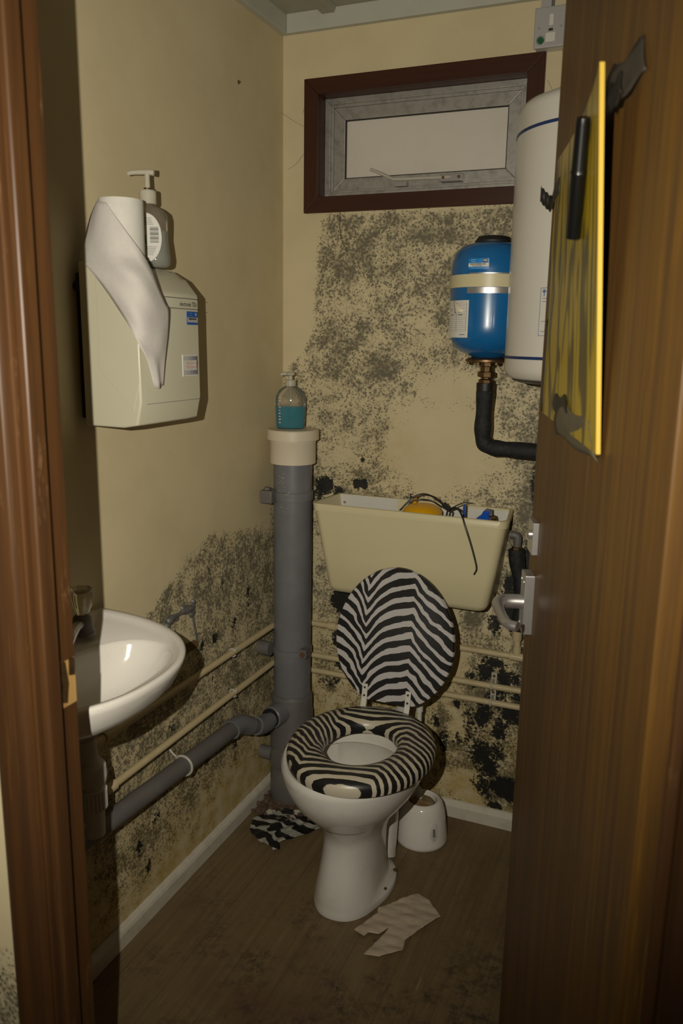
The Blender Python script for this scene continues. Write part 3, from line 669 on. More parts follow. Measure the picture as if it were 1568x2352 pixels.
MB().loft([obl(z+.001 if z else .002, a-.003, b_-.003) for z, a, b_ in bprof[:5]]+[obl(.070, .034, .0205)]).build('soap', M['pearl_soap'], so, smooth=60)
lab = []
c0 = Vector((SX, SY, SZ+.055))
MB().loft([[c0+nd_*.0256+wd*(.031*math.cos(2*PI*j/36))+Vector((0, 0, .046*math.sin(2*PI*j/36))) for j in range(36)], [c0+nd_*.0262+wd*(.031*math.cos(2*PI*j/36))+Vector((0, 0, .046*math.sin(2*PI*j/36))) for j in range(36)]]).build('label', M['white_pl'], so, smooth=30)
LB = bpy.data.objects[so.children[-1].name] if so.children else so
def lrect(u0, u1, v0, v1, name, mat, off=.0265):
    return MB().prism([c0+nd_*off+wd*u0+Vector((0, 0, v0)), c0+nd_*off+wd*u1+Vector((0, 0, v0)), c0+nd_*off+wd*u1+Vector((0, 0, v1)), c0+nd_*off+wd*u0+Vector((0, 0, v1))], nd_*.0002).build(name, mat, so, smooth=None)
m = MB()
for k in range(11):
    z_ = .0185-.0028*k; o_ = c0+nd_*.0265
    m.prism([o_+wd*.008+Vector((0, 0, z_)), o_+wd*.025+Vector((0, 0, z_)), o_+wd*.025+Vector((0, 0, z_+.0012+.0007*(k % 3))), o_+wd*.008+Vector((0, 0, z_+.0012+.0007*(k % 3)))], nd_*.0002)
m.build('barcode', M['ink_grey'], so, smooth=None)
m = MB()
for z_, u0, u1 in [(.036-.003*k, -.016-.0*k, .016-.001*(5-k)) for k in range(5)]+[(-.018-.003*k, -.008, .021-.002*k) for k in range(2)]+[(-.024-.003*k, .002, .018-.0015*k) for k in range(4)]:
    o_ = c0+nd_*.0265
    m.prism([o_+wd*u0+Vector((0, 0, z_)), o_+wd*u1+Vector((0, 0, z_)), o_+wd*u1+Vector((0, 0, z_+.0009)), o_+wd*u0+Vector((0, 0, z_+.0009))], nd_*.0002)
m.build('small_print', M['ink_grey'], so, smooth=None, kind='stuff')
lrect(-.018, 0, -.013, .004, 'green_mark', M['green_b'])
text('0ml e', 'lettering', M['ink_grey'], so, c0+nd_*.0268+wd*-.009+Vector((0, 0, -.0415)), wd, (0, 0, 1), .0055, .9)
MB().lathe((SX, SY, SZ+.120), [(.0165, 0), (.0165, .024), (.015, .026)], 30).build('collar', M['translucent'], so)
MB().lathe((SX, SY, SZ+.146), [(.0075, 0), (.0075, .0045)], 20).build('brass_ring', M['brass'], so)
pu = MB().lathe((SX, SY, SZ+.150), [(.0055, 0), (.0048, .02), (.0055, .027)], 18)
noz = [Vector((SX, SY, SZ+.179))+wd*.014, Vector((SX, SY, SZ+.180)), Vector((SX, SY, SZ+.179))-wd*.028, Vector((SX, SY, SZ+.176))-wd*.038]
pu.tube(noz, lambda t: .006-.0022*t, 12, 4)
pu.build('pump_head', M['translucent'], so, smooth=50)

# ------------------------------------------------------------------ soil stack in the corner
PX, PY = .083, -.102
sk_ = thing('soil_stack', 'grey plastic soil pipe with white cap rising in the corner', 'soil pipe', (PX, PY, 0))
MB().lathe((PX, PY, .33), [(.055, 0), (.055, .74)], 48).build('pipe', M['grey_pvc'], sk_)
MB().lathe((PX, PY, 0), [(.066, .001), (.066, .09), (.0625, .10), (.0625, .16), (.066, .165), (.066, .215), (.0635, .222), (.0635, .285), (.061, .295), (.061, .335), (.0575, .345), (.0545, .346)], 48).build('branch_fitting', M['grey_pvc_d'], sk_, label='ribbed brown-grey lower branch fitting')
MB().lathe((PX, PY, .285), [(.0605, 0), (.0605, .052), (.0585, .056), (.055, .057)], 48).build('collar', M['grey_pvc'], sk_)
MB().lathe((PX, PY, 1.040), [(.0555, 0), (.0645, .0005), (.0645, .058), (.0655, .060), (.0655, .068), (.060, .070)], 48).build('white_collar', M['white_aged'], sk_)
MB().lathe((PX, PY, 1.1065), [(.060, 0), (.0735, .001), (.0735, .026), (.071, .029), (0.02, .0295)], 48).build('cap', M['white_aged'], sk_)
for z_, h_ in ((.935, .026), (.474, .017)):
    c_ = MB().lathe((PX, PY, z_), [(.0548, 0), (.0585, .001), (.0585, h_-.001), (.0548, h_)], 48).build('bracket_band', M['grey_pvc'], sk_)
    if z_ > .9:
        MB().box((.018, -.180, z_-.004), (.055, -.135, z_+.032)).lathe((.034, -.165, z_+.032), [(.010, 0), (.010, .006), (.006, .009)], 12).build('bracket_lug', M['grey_pvc_d'], c_, smooth=30, bevel=.002)
    else:
        MB().lathe((.001, -.155, z_+.018), [(.021, 0), (.021, .038)], 24, (1, 0, 0)).build('bracket_lug', M['grey_pvc_d'], c_)
        MB().box((.128, -.150, z_+.002), (.150, -.122, z_+.028)).build('bracket_lug', M['grey_pvc_d'], c_, smooth=None, bevel=.002)
        MB().lathe((.139, -.150, z_+.014), [(.007, 0), (.007, -.003)], 8, (0, 1, 0)).build('bolt', M['rust'], c_)
MB().lathe((.001, -.150, .155), [(.020, 0), (.020, .040)], 24, (1, 0, 0)).build('bracket_lug', M['grey_pvc_d'], sk_)
bs_ax = Vector((-.22, -.97, 0)).normalized()
bs = Vector((PX, PY, .297))+bs_ax*.035
bo = MB().lathe(bs, [(.033, 0), (.033, .060), (.031, .062), (.026, .0625)], 30, tuple(bs_ax)).build('boss_socket', M['grey_pvc'], sk_)
MB().lathe(bs, [(.026, .0625), (.0285, .063), (.0285, .070), (.0235, .071)], 30, tuple(bs_ax)).build('rubber_ring', M['rubber'], bo)
MB().lathe(Vector((PX, PY, .145))+Vector((-.30, -.95, 0))*.052, [(.034, 0), (.034, .014), (.030, .016), (.004, .016)], 30, (-.30, -.95, 0)).build('blank_boss', M['grey_pvc_d'], sk_)
MB().tube([(PX+.04, PY-.01, .145), (.20, -.15, .15), (.30, -.20, .16), (.37, -.235, .17)], .052, 24, 5).build('pan_connector', M['grey_pvc_d'], sk_)
# white streaks of plaster on the stack
m = MB()
for k in range(26):
    a = random.uniform(-2.3, -1.1); z_ = random.choice((.96, .985, .945, .93)) + random.uniform(-.05, .05); l = random.uniform(.002, .007); h_ = random.uniform(.0004, .0014); sl = random.uniform(-.6, .6)
    q = [(PX+.0592*math.cos(a+d), PY+.0592*math.sin(a+d), z_+dz+sl*d*.06) for d, dz in ((0, 0), (l/.055, 0), (l/.055, h_), (0, h_))]
    m.add(q, [(0, 1, 2, 3)])
m.build('plaster_flecks', M['cornice'], sk_, smooth=None, kind='stuff')

# blue liquid soap bottle on the cap
bx, by, bz = .074, -.100, 1.1365
bt = thing('soap_bottle', 'half full bottle of blue liquid soap on the white pipe cap', 'soap bottle', (bx, by, bz))
def ob2(z, a, b_, n=36): return [Vector((bx, by, bz+z))+wd*(a*math.cos(2*PI*j/n))+nd_*(b_*math.sin(2*PI*j/n)) for j in range(n)]
pr2 = [(0, .036, .022), (.003, .0395, .0245), (.04, .0415, .0255), (.068, .0425, .026), (.090, .0405, .025), (.106, .032, .021), (.115, .020, .016), (.119, .014, .014), (.126, .014, .014)]
MB().loft([ob2(*p) for p in pr2], True, False).build('bottle', M['clear'], bt, smooth=60)
MB().loft([ob2(.003, .036, .021), ob2(.006, .0375, .0228), ob2(.04, .0395, .0238), ob2(.062, .0403, .0243)]).build('soap', M['blue_soap'], bt, smooth=60, label='bright blue liquid soap')
MB().tube([(bx, by, bz+.015), (bx, by, bz+.13)], .0035, 10).build('dip_tube', M['translucent'], bt)
MB().lathe((bx, by, bz+.118), [(.015, 0), (.015, .015), (.012, .017)], 24).build('collar', M['translucent'], bt)
pu = MB().lathe((bx, by, bz+.135), [(.006, 0), (.006, .010), (.012, .013), (.013, .018), (.009, .022)], 18)
pu.tube([Vector((bx, by, bz+.150)), Vector((bx, by, bz+.151))-wd*.02, Vector((bx, by, bz+.148))-wd*.027], .005, 10)
pu.build('pump_head', M['translucent'], bt, smooth=50)
m = MB()
for k in range(9):
    o_ = Vector((bx, by, bz+.016+.0085*k))-wd*.031+nd_*(.0188)
    m.prism([o_, o_+wd*.006, o_+wd*.0055+Vector((0, 0, .0022+.002*(k % 2))), o_+Vector((0, 0, .003))], nd_*.0003)
m.build('small_print', M['sticker_grey'], bt, smooth=None, kind='stuff')

# ------------------------------------------------------------------ painted pipes
def pclip(c, axis, parent, r=.0088, wall=(0, 1, 0), mat='clip'):
    """saddle clip: ring round the pipe with a curled tail"""
    ax = Vector(axis).normalized(); wv = Vector(wall).normalized(); uz = ax.cross(wv)
    c = Vector(c); m = MB()
    pts = [c+(wv*math.cos(a)+uz*math.sin(a))*(r+.0022) for a in np.linspace(-2.6, 2.6, 18)]
    m.tube(pts, .0024, 8)
    e = pts[-1]; m.tube([e, e+Vector((0, 0, .006))-wv*.004, e+Vector((0, 0, .012))-wv*.001], .0016, 8, 3)
    return m.build('pipe_clip', M[mat], parent, smooth=60)
def pipe(name, path, r, label, mat='pipe_paint', smooth=0, n=16):
    t = thing(name, label, 'pipe', tuple(path[0]))
    MB().tube(path, r, n, smooth).build('pipe', M[mat], t, smooth=60)
    return t
def sock(c, axis, r, l, parent, mat='pipe_paint'):
    return MB().lathe(Vector(c)-Vector(axis).normalized()*l*.5, [(r*.85, 0), (r, .001), (r, l-.001), (r*.85, l)], 18, axis).build('coupling', M[mat], parent)
r_ = .0088
p1 = pipe('water_pipe', [(.030, -1.30, .557), (.030, -.06, .552), (.030, -.048, .552)], r_, 'upper cream painted water pipe along the side wall')
sock((.030, -.875, .5565), (0, 1, 0), .0115, .034, p1)
pclip((.030, -.36, .553), (0, 1, 0), p1, wall=(-1, 0, 0))
p2 = pipe('water_pipe', [(.030, -1.05, .4335), (.030, -.06, .436), (.030, -.048, .436)], r_, 'lower cream painted water pipe along the side wall')
sock((.030, -.882, .434), (0, 1, 0), .0125, .036, p2)
pclip((.030, -.36, .4355), (0, 1, 0), p2, wall=(-1, 0, 0))
p3 = pipe('water_pipe', [(.030, -.030, .543), (1.10, -.030, .538)], r_, 'cream painted pipe across the window wall, highest of three')
sock((.182, -.030, .5425), (1, 0, 0), .0125, .026, p3)
sock((.735, -.030, .5395), (1, 0, 0), .0115, .046, p3)
MB().tube([(.732, -.030, .540), (.728, -.030, .63)], r_*1.0, 16).build('riser', M['pipe_paint'], p3, smooth=60)
MB().lathe((.7305, -.030, .548), [(.0115, 0), (.0115, .022)], 18).build('tee_socket', M['pipe_paint'], p3)
MB().lathe((.7285, -.030, .588), [(.0125, 0), (.0135, .003), (.0135, .030)], 18).build('coupling', M['pipe_paint'], p3)
p4 = pipe('water_pipe', [(.030, -.030, .441), (1.10, -.030, .443)], r_, 'cream painted pipe across the window wall, middle of three')
p5 = pipe('water_pipe', [(.11, -.030, .3915), (1.10, -.030, .395)], r_, 'cream painted pipe across the window wall, lowest of three')
for pz, par in ((.4425, p4), (.3937, p5)):
    m = MB(); cx_ = .668
    m.tube([Vector((cx_, -.030-.0105*math.sin(a), pz+.0105*math.cos(a))) for a in np.linspace(0, PI, 12)], .0032, 8)
    m.box((cx_-.008, -.006, pz-.018), (cx_+.008, -.002, pz+.030)); m.box((cx_-.003, -.032, pz+.0085), (cx_+.003, -.004, pz+.0125)); m.box((cx_-.003, -.032, pz-.0125), (cx_+.003, -.004, pz-.0085))
    cl = m.build('saddle_clip', M['clip'], par, smooth=40, bevel=.0008)
    MB().lathe((cx_, -.006, pz+.0205), [(.0042, 0), (.0042, -.002), (.002, -.003)], 10, (0, 1, 0)).build('screw', M['rust'], cl)
# grey waste pipe from the basin to the stack
wp = thing('waste_pipe', 'dark grey plastic waste pipe sloping along the side wall', 'pipe', (.048, -1.10, .36))
MB().tube([(.048, -1.10, .386), (.048, -.385, .350)], .0222, 24).build('pipe', M['grey_pvc_d'], wp, smooth=60)
MB().tube([(.048, -.402, .350), (.048, -.372, .349), (.050, -.345, .342), (.054, -.310, .322)], .0262, 24, 4).build('elbow', M['grey_pvc'], wp, smooth=60)
MB().tube([(.053, -.316, .326), (.057, -.285, .310), (.061, -.265, .3025)], .0215, 24, 4).build('short_pipe', M['grey_pvc_d'], wp, smooth=60)
MB().tube([(.0575, -.283, .3095), (.0615, -.255, .300), (.064, -.226, .2965)], .0262, 24, 4).build('elbow', M['grey_pvc'], wp, smooth=60)
MB().tube([(.063, -.235, .297), (.0715, -.165, .297)], .0210, 24).build('short_pipe', M['grey_pvc'], wp, smooth=60)
c = Vector((.048, -.630, .3624)); m = MB()
m.tube([c+Vector((math.cos(a), 0, math.sin(a)))*.0250 for a in np.linspace(-2.75, 2.45, 26)], .0036, 8)
m.tube([c+Vector((-.020, 0, .0195)), c+Vector((-.030, 0, .026)), c+Vector((-.038, 0, .034))], .003, 8)
m.build('pipe_clip', M['clip'], wp, smooth=60)

# ------------------------------------------------------------------ washbasin
wb = thing('washbasin', 'white ceramic washbasin fixed to the side wall', 'washbasin', (.004, -1.114, .70))
BC = -1.114; RZ = .830
def dshape(z, wy, dx, x0_=.003, n=64, pw=2.3):
    """outline of a basin: flat along the wall, bowed to the front"""
    r = []
    for j in range(n):
        th = -PI/2+PI*j/(n-1); c, s_ = math.cos(th), math.sin(th)
        r.append((x0_+dx*abs(c)**(2/pw)*1.0, BC+wy*math.copysign(abs(s_)**(2/pw), s_), z))
    return r
def bowl(z, cxx, a, b_, n=64, pw=2.3):
    r = []
    for j in range(n):
        th = -PI/2+2*PI*j/n*0.999; c, s_ = math.cos(th), math.sin(th)
        r.append((cxx+a*math.copysign(abs(c)**(2/pw), c), BC+b_*math.copysign(abs(s_)**(2/pw), s_), z))
    return r
def resample(ring, n=96):
    """points evenly spaced round a closed ring"""
    P = [Vector(p) for p in ring]; P.append(P[0]); L = [0]
    for i in range(1, len(P)): L.append(L[-1]+(P[i]-P[i-1]).length)
    out = []
    for k in range(n):
        t = L[-1]*k/n; i = max(j for j in range(len(L)) if L[j] <= t+1e-9); i = min(i, len(P)-2)
        f = (t-L[i])/max(L[i+1]-L[i], 1e-9); out.append(P[i].lerp(P[i+1], f))
    return out
def ang(ring, c):
    """resample by angle about c so lofted rings line up"""
    P = resample(ring, 400); n = 96; out = []
    A = [math.atan2(p.y-c[1], p.x-c[0]) for p in P]
    for k in range(n):
        t = -PI+2*PI*k/n
        i = min(range(len(P)), key=lambda j: abs((A[j]-t+PI) % (2*PI)-PI)); out.append(P[i])
    return out
cc_ = (.14, BC)
outer = [ang(dshape(.700, .11, .15), cc_), ang(dshape(.735, .19, .235), cc_), ang(dshape(.765, .236, .292), cc_), ang(dshape(.785, .248, .312), cc_), ang(dshape(.815, .260, .327), cc_), ang(dshape(.826, .262, .330), cc_),
         ang(dshape(RZ, .259, .327), cc_), ang(dshape(RZ, .247, .314, .008), cc_), ang(dshape(RZ-.004, .240, .306, .014), cc_), ang(dshape(RZ-.013, .230, .297, .022), cc_)]
cb = .198
inner = [ang(bowl(RZ-.015, cb, .098, .180), cc_), ang(bowl(RZ-.017, cb, .096, .177), cc_), ang(bowl(RZ-.023, cb, .093, .173), cc_), ang(bowl(RZ-.045, cb-.004, .088, .165), cc_), ang(bowl(RZ-.085, cb-.012, .070, .130), cc_), ang(bowl(RZ-.110, cb-.02, .045, .075), cc_), ang(bowl(RZ-.117, cb-.02, .018, .02), cc_)]
MB().loft(outer+inner).build('bowl', M['ceramic'], wb, smooth=70)
MB().lathe((cb-.02, BC, RZ-.1165), [(.020, 0), (.022, .002), (.016, .003), (.005, .001)], 24).build('waste_ring', M['steel'], wb)
tp = thing('basin_tap', 'basin tap with clear fluted head and dark body', 'tap', (.072, -.985, RZ-.004))
tx, ty, tz = .072, -.985, RZ-.004
MB().lathe((tx, ty, tz), [(.024, .0005), (.024, .004), (.0205, .010), (.0195, .022), (.0165, .034), (.012, .040)], 30).build('body', M['grey_pvc_d'], tp, label='dark tarnished tap body')
MB().tube([(tx, ty, tz+.020), (tx+.012, ty-.03, tz+.026), (tx+.03, ty-.065, tz+.022), (tx+.034, ty-.078, tz+.012)], .009, 14, 4).build('spout', M['steel'], tp)
hd_ = []
for z_, rr in ((.040, .011), (.046, .0145), (.060, .0195), (.074, .0225), (.084, .0232), (.090, .021), (.0905, .018), (.084, .016)):
    hd_.append([(tx+rr*(1+.06*math.cos(8*2*PI*j/48))*math.cos(2*PI*j/48), ty+rr*(1+.06*math.cos(8*2*PI*j/48))*math.sin(2*PI*j/48), tz+z_) for j in range(48)])
MB().loft(hd_).build('head', M['clear_tap'], tp, smooth=50, label='clear fluted tap head')
# bottle trap and pipes below the basin
tr = thing('bottle_trap', 'white plastic bottle trap hanging under the washbasin', 'trap', (.12, -1.037, .44))
qx_, qy_ = .120, -1.037
MB().lathe((qx_, qy_, .545), [(.022, 0), (.027, .010), (.029, .026), (.027, .044), (.018, .056)], 30).build('upper_body', M['white_wall_part'], tr)
m = MB()
for j in range(22): a = 2*PI*j/22; m.obox((qx_+.025*math.cos(a), qy_+.025*math.sin(a), .521), (.002*math.cos(a), .002*math.sin(a), 0), (-.0022*math.sin(a), .0022*math.cos(a), 0), (0, 0, .019))
m.lathe((qx_, qy_, .500), [(.020, 0), (.0245, .003), (.0245, .042), (.020, .045)], 30); m.build('ribbed_nut', M['white_wall_part'], tr, smooth=30, kind='stuff')
MB().lathe((qx_, qy_, .44), [(.012, 0), (.020, .004), (.021, .06)], 30).build('cup', M['white_wall_part'], tr)
MB().tube([(qx_, qy_, .595), (.13, -1.055, .62), (.17, -1.10, .65), (.178, -1.114, .695)], .017, 16, 4).build('tailpipe', M['white_wall_part'], tr)
MB().tube([(qx_-.01, qy_-.01, .48), (.09, -1.06, .46), (.06, -1.085, .42), (.048, -1.105, .386)], .017, 16, 4).build('outlet', M['white_wall_part'], tr)
sp1 = pipe('supply_pipe', [(.060, -.972, .745), (.054, -.968, .70), (.050, -.962, .61), (.034, -.965, .557)], .0075, 'thin supply pipe dropping from the basin tap', 'pipe_paint', 4)
# old sealant outline and bare patch beside the basin
se = thing('sealant_bead', 'lumpy grey sealant outlining a bare patch beside the washbasin', 'sealant', (.003, -.55, .61))
bead = [(-.617,.716),(-.605,.721),(-.581,.722),(-.558,.723),(-.534,.723),(-.512,.722)]
m = MB(); m.tube([(.0035, y_, z_) for y_, z_ in bead], lambda t: .0075+.003*math.sin(t*9), 12, 5)
for y_, z_, r2 in ((-.506, .707, .013), (-.500, .735, .008), (-.503, .722, .011), (-.545, .732, .009), (-.575, .715, .009), (-.612, .706, .011)): m.lathe((.001, y_, z_), [(r2, 0), (r2*.9, .003), (r2*.5, .006), (.001, .007)], 14, (1, 0, 0))
m.build('bead', M['seal'], se, smooth=60)
MB().tube([(.001, -.502, .695), (.002, -.497, .672), (.002, -.491, .650), (.002, -.485, .628), (.001, -.483, .618)], .0028, 8, 4).build('side_bead', M['seal'], se, smooth=60)
MB().prism([(.0008, y_, z_) for y_, z_ in [(-.70, .638), (-.542, .636), (-.497, .632), (-.486, .626), (-.481, .618), (-.480, .611), (-.486, .608), (-.544, .609), (-.70, .610)]], (.0016, 0, 0)).build('bare_patch', M['bare'], se, smooth=None, label='brown unpainted strip')

# ------------------------------------------------------------------ water heater, expansion tank, switch
hx, hy, hr = .8935, -.262, .190
ht = thing('water_heater', 'tall white cylinder water heater with navy bands on the wall', 'water heater', (hx, hy, 1.30))
MB().lathe((hx, hy, 1.303), [(.150, .004), (.170, 0), (.182, .006), (.1895, .022), (.190, .035), (.190, .542), (.1895, .550), (.180, .562), (.150, .574), (.08, .584), (.01, .587)], 72).build('shell', M['heater'], ht, smooth=40)
for z_ in (1.351, 1.805):
    MB().lathe((hx, hy, z_-.003), [(.1895, 0), (.1909, .0002), (.1909, .0062), (.1895, .0064)], 72).build('navy_band', M['blue_line'], ht)
MB().lathe((hx, hy, 1.294), [(.10, 0), (.155, .002), (.172, .008)], 72).build('base_plate', M['grey_pvc'], ht)
MB().box((hx-.08, -.080, 1.40), (hx+.08, -.003, 1.76)).build('wall_bracket', M['steel'], ht, smooth=None, bevel=.002)
def cpatch(c, R_, a0, a1, z0_, z1_, name, mat, parent, n=10, off=.0008, label=None, skew=0.0):
    """patch wrapped on a vertical cylinder between angles a0, a1"""
    vs, fs = [], []
    for i in range(n+1):
        a = a0+(a1-a0)*i/n
        for k, rr in ((0, R_+off*.3), (1, R_+off)):
            for zz in (z0_, z1_):
                vs.append((c[0]+rr*math.cos(a), c[1]+rr*math.sin(a), zz+skew*i/n))
    for i in range(n):
        a = i*4; b_ = a+4
        fs += [(a+2, b_+2, b_+3, a+3), (a, a+1, b_+1, b_), (a, b_, b_+2, a+2), (a+1, a+3, b_+3, b_+1)]
    fs += [(0, 2, 3, 1), (n*4, n*4+1, n*4+3, n*4+2)]
    return MB().add(vs, fs).build(name, mat, parent, smooth=40, label=label)
HA = lambda x: math.acos(max(-1, min(1, (x-hx)/hr)))*-1      # front angle for a given x
lb = cpatch((hx, hy), hr, HA(.800), HA(.91), 1.397, 1.492, 'maker_label', M['heater'], ht, label='white label with thin blue outline and palm-like mark')
for z_ in (1.397, 1.4912): cpatch((hx, hy), hr, HA(.800), HA(.91), z_, z_+.0008, 'outline', M['ink_blue'], lb, off=.0012)
cpatch((hx, hy), hr, HA(.800), HA(.8006), 1.397, 1.492, 'outline', M['ink_blue'], lb, 2, off=.0012)
for k, (dx_, dz_) in enumerate(((-.0040, .004), (-.002, .0065), (.001, .0068), (.004, .0045), (.0045, .0015), (-.0045, .001))):
    xm = .808; a_ = HA(xm+dx_*.5); 
    MB().tube([(hx+(hr+.0012)*math.cos(HA(xm)), hy+(hr+.0012)*math.sin(HA(xm)), 1.483), (hx+(hr+.0012)*math.cos(HA(xm+dx_)), hy+(hr+.0012)*math.sin(HA(xm+dx_)), 1.483+dz_)], .0006, 6).build('palm_mark', M['ink_blue'], lb)
cpatch((hx, hy), hr, HA(.8073), HA(.8087), 1.475, 1.484, 'palm_mark', M['ink_blue'], lb, 2, off=.0012)
for z_ in (1.470, 1.464, 1.425, 1.405): cpatch((hx, hy), hr, HA(.805), HA(.823), z_, z_+.0012, 'small_print', M['ink_grey'], lb, 3, off=.0012)

ex, ey, er = .627, -.125, .096
tk = thing('expansion_tank', 'blue expansion tank with cream strap beside the water heater', 'tank', (ex, ey, 1.335))
MB().lathe((ex, ey, 1.345), [(.036, 0), (.040, .003), (.062, .012), (.080, .024), (.091, .042), (.0955, .062), (.096, .075), (.096, .205), (.094, .225), (.086, .247), (.070, .262), (.045, .270), (.010, .272)], 56).build('vessel', M['tank'], tk, smooth=40)
MB().lathe((ex, ey, 1.612), [(.042, 0), (.042, .008), (.034, .018), (.012, .021)], 32).build('top_cap', M['rubber'], tk, label='black rubber top cap')
MB().lathe((ex, ey, 1.508), [(.0958, 0), (.0978, .0004), (.0978, .0296), (.0958, .030)], 56).build('strap', M['cream_pl'], tk, label='cream strap round the tank')
MB().box((ex-.05, -.034, 1.508), (ex+.05, -.003, 1.538)).build('strap_bracket', M['cream_pl'], tk, smooth=None, bevel=.002)
fl_ = MB().lathe((ex, ey, 1.334), [(.050, 0), (.052, .001), (.052, .006), (.046, .008), (.036, .012)], 36).build('flange', M['brass'], tk)
for k in range(6):
    a = 2*PI*k/6+.3; MB().lathe((ex+.044*math.cos(a), ey+.044*math.sin(a), 1.328), [(.005, 0), (.005, .008)], 6).build('flange_bolt', M['brass'], fl_)
TA = lambda x: -math.acos(max(-1, min(1, (x-ex)/er)))
cpatch((ex, ey), er, TA(.593), TA(.72), 1.494, 1.5075, 'rating_plate', M['steel'], tk, label='thin metal rating plate')
cpatch((ex, ey), er, TA(.597), TA(.72), 1.5382, 1.5405, 'rating_plate', M['steel'], tk)
ps = cpatch((ex, ey), er, TA(.594), TA(.643), 1.548, 1.572, 'property_sticker', M['sticker_bright'], tk, label='bright blue property sticker with barcode')
cpatch((ex, ey), er, TA(.594), TA(.643), 1.5535, 1.5615, 'sticker_band', M['paper'], ps, off=.0012)
yy = .600
while yy < .634:
    w_ = random.choice((.0006, .001, .0015)); cpatch((ex, ey), er, TA(yy), TA(yy+w_), 1.5575, 1.5608, 'barcode', M['ink'], ps, 1, off=.0015); yy += w_+random.choice((.0007, .0011))
cpatch((ex, ey), er, TA(.604), TA(.628), 1.5546, 1.5562, 'small_print', M['ink_grey'], ps, 3, off=.0015)
cpatch((ex, ey), er, TA(.600), TA(.640), 1.5498, 1.5508, 'small_print', M['ink_pale'], ps, 3, off=.0012)
sq = cpatch((ex, ey), er, TA(.629), TA(.639), 1.5628, 1.5712, 'crest', M['purple'], ps, 3, off=.0012)
for k in range(3): cpatch((ex, ey), er, TA(.6305+.0026*k), TA(.6322+.0026*k), 1.5655, 1.5695, 'crest', M['paper'], ps, 1, off=.0015)
def arc_text(body, x_, z_, h, par, mat, xs_=.9):
    a = TA(x_); return text(body, 'lettering', mat, par, (ex+(er+.0018)*math.cos(a), ey+(er+.0018)*math.sin(a), z_), (-math.sin(a), math.cos(a), 0), (0, 0, 1), h, xs_)
arc_text('Property', .601, 1.5680, .0026, ps, M['paper']); arc_text('Services', .601, 1.5636, .0026, ps, M['paper'])
# paper service tag curling on the tank
pg_ = cpatch((ex, ey), er, TA(.5415), TA(.5995), 1.392, 1.4785, 'service_tag', M['paper'], tk, label='white paper service tag with ruled lines', off=.0016)
for z_ in (1.472, 1.467, 1.460, 1.4535, 1.447, 1.4425, 1.438, 1.4335, 1.429, 1.4245, 1.420, 1.4155, 1.411, 1.4065): cpatch((ex, ey), er, TA(.546), TA(.594), z_, z_+.0005, 'ruled_line', M['ink_grey'], pg_, 5, off=.0020)
for x_ in (.5665, .594): cpatch((ex, ey), er, TA(x_), TA(x_+.0005), 1.4065, 1.4475 if x_ < .59 else 1.472, 'ruled_line', M['ink_grey'], pg_, 1, off=.0020)
for x_, z_, l_ in ((.551, 1.4445, .006), (.572, 1.4445, .012), (.549, 1.4565, .005), (.560, 1.4505, .018), (.578, 1.3985, .014)): cpatch((ex, ey), er, TA(x_), TA(x_+l_), z_, z_+.0014, 'small_print', M['ink_blue'] if z_ < 1.40 else M['ink'], pg_, 3, off=.0022)
a0 = TA(.560); 
def tkp(x_, z_, o_): a = TA(x_); return Vector((ex+(er+o_)*math.cos(a), ey+(er+o_)*math.sin(a), z_))
MB().add([tkp(.556, 1.479, .002), tkp(.568, 1.448, .007), tkp(.574, 1.450, .010), tkp(.590, 1.4525, .003), tkp(.562, 1.4785, .006)], [(0, 1, 2, 4), (2, 3, 4)]).build('torn_flap', M['white_aged'], pg_, smooth=60, solid=.0004)
# brass tail and foam-lagged pipe
bp = thing('lagged_pipe', 'black foam lagged pipe bending below the expansion tank', 'pipe', (ex, -.105, 1.13))
MB().lathe((ex, ey, 1.272), [(.014, 0), (.018, .004), (.0185, .018), (.012, .021), (.012, .024), (.0215, .026), (.0215, .037), (.015, .039), (.015, .050), (.019, .052), (.019, .062)], 8).build('union', M['brass'], bp, smooth=25, label='tarnished brass union')
MB().tube([(ex, ey, 1.280), (ex-.001, ey+.002, 1.215), (ex-.002, ey+.006, 1.160), (ex+.002, ey+.010, 1.134), (ex+.018, ey+.013, 1.122), (ex+.045, ey+.015, 1.119), (ex+.10, ey+.018, 1.117), (ex+.30, ey+.02, 1.112)], lambda t: .0205+.0012*math.sin(t*31), 20, 6).build('foam_lagging', M['foam'], bp, smooth=60)
MB().lathe((ex, ey, 1.263), [(.0208, 0), (.0216, .001), (.0222, .019), (.0205, .020)], 20).build('lagging_tape', M['tape_b'], bp)

sw = thing('fused_switch', 'white fused switch with green round sticker above the window', 'switch', (.725, -.001, 2.066))
MB().box((.682, -.034, 2.062), (.768, -.001, 2.146)).build('back_box', M['white_pl'], sw, smooth=None, bevel=.003)
MB().box((.680, -.043, 2.060), (.770, -.0345, 2.148)).build('face_plate', M['sticker_grey'], sw, smooth=None, bevel=.003)
MB().box((.715, -.0465, 2.106), (.725, -.043, 2.130)).build('rocker', M['white_pl'], sw, smooth=None, bevel=.001)
MB().box((.714, -.0436, 2.095), (.724, -.0428, 2.1005)).build('indicator', M['ink'], sw, smooth=None)
MB().box((.708, -.0442, 2.072), (.730, -.043, 2.0915)).build('fuse_carrier', M['white_pl'], sw, smooth=None, bevel=.0006)
for x_ in (.692, .742): MB().lathe((x_, -.043, 2.1025), [(.003, 0), (.003, -.0012)], 12, (0, 1, 0)).build('screw', M['steel'], sw)
gs = MB().lathe((.696, -.0430, 2.077), [(.0092, 0), (.0092, -.0006)], 30, (0, 1, 0)).build('round_sticker', M['green'], sw, label='round green test sticker')
m = MB()
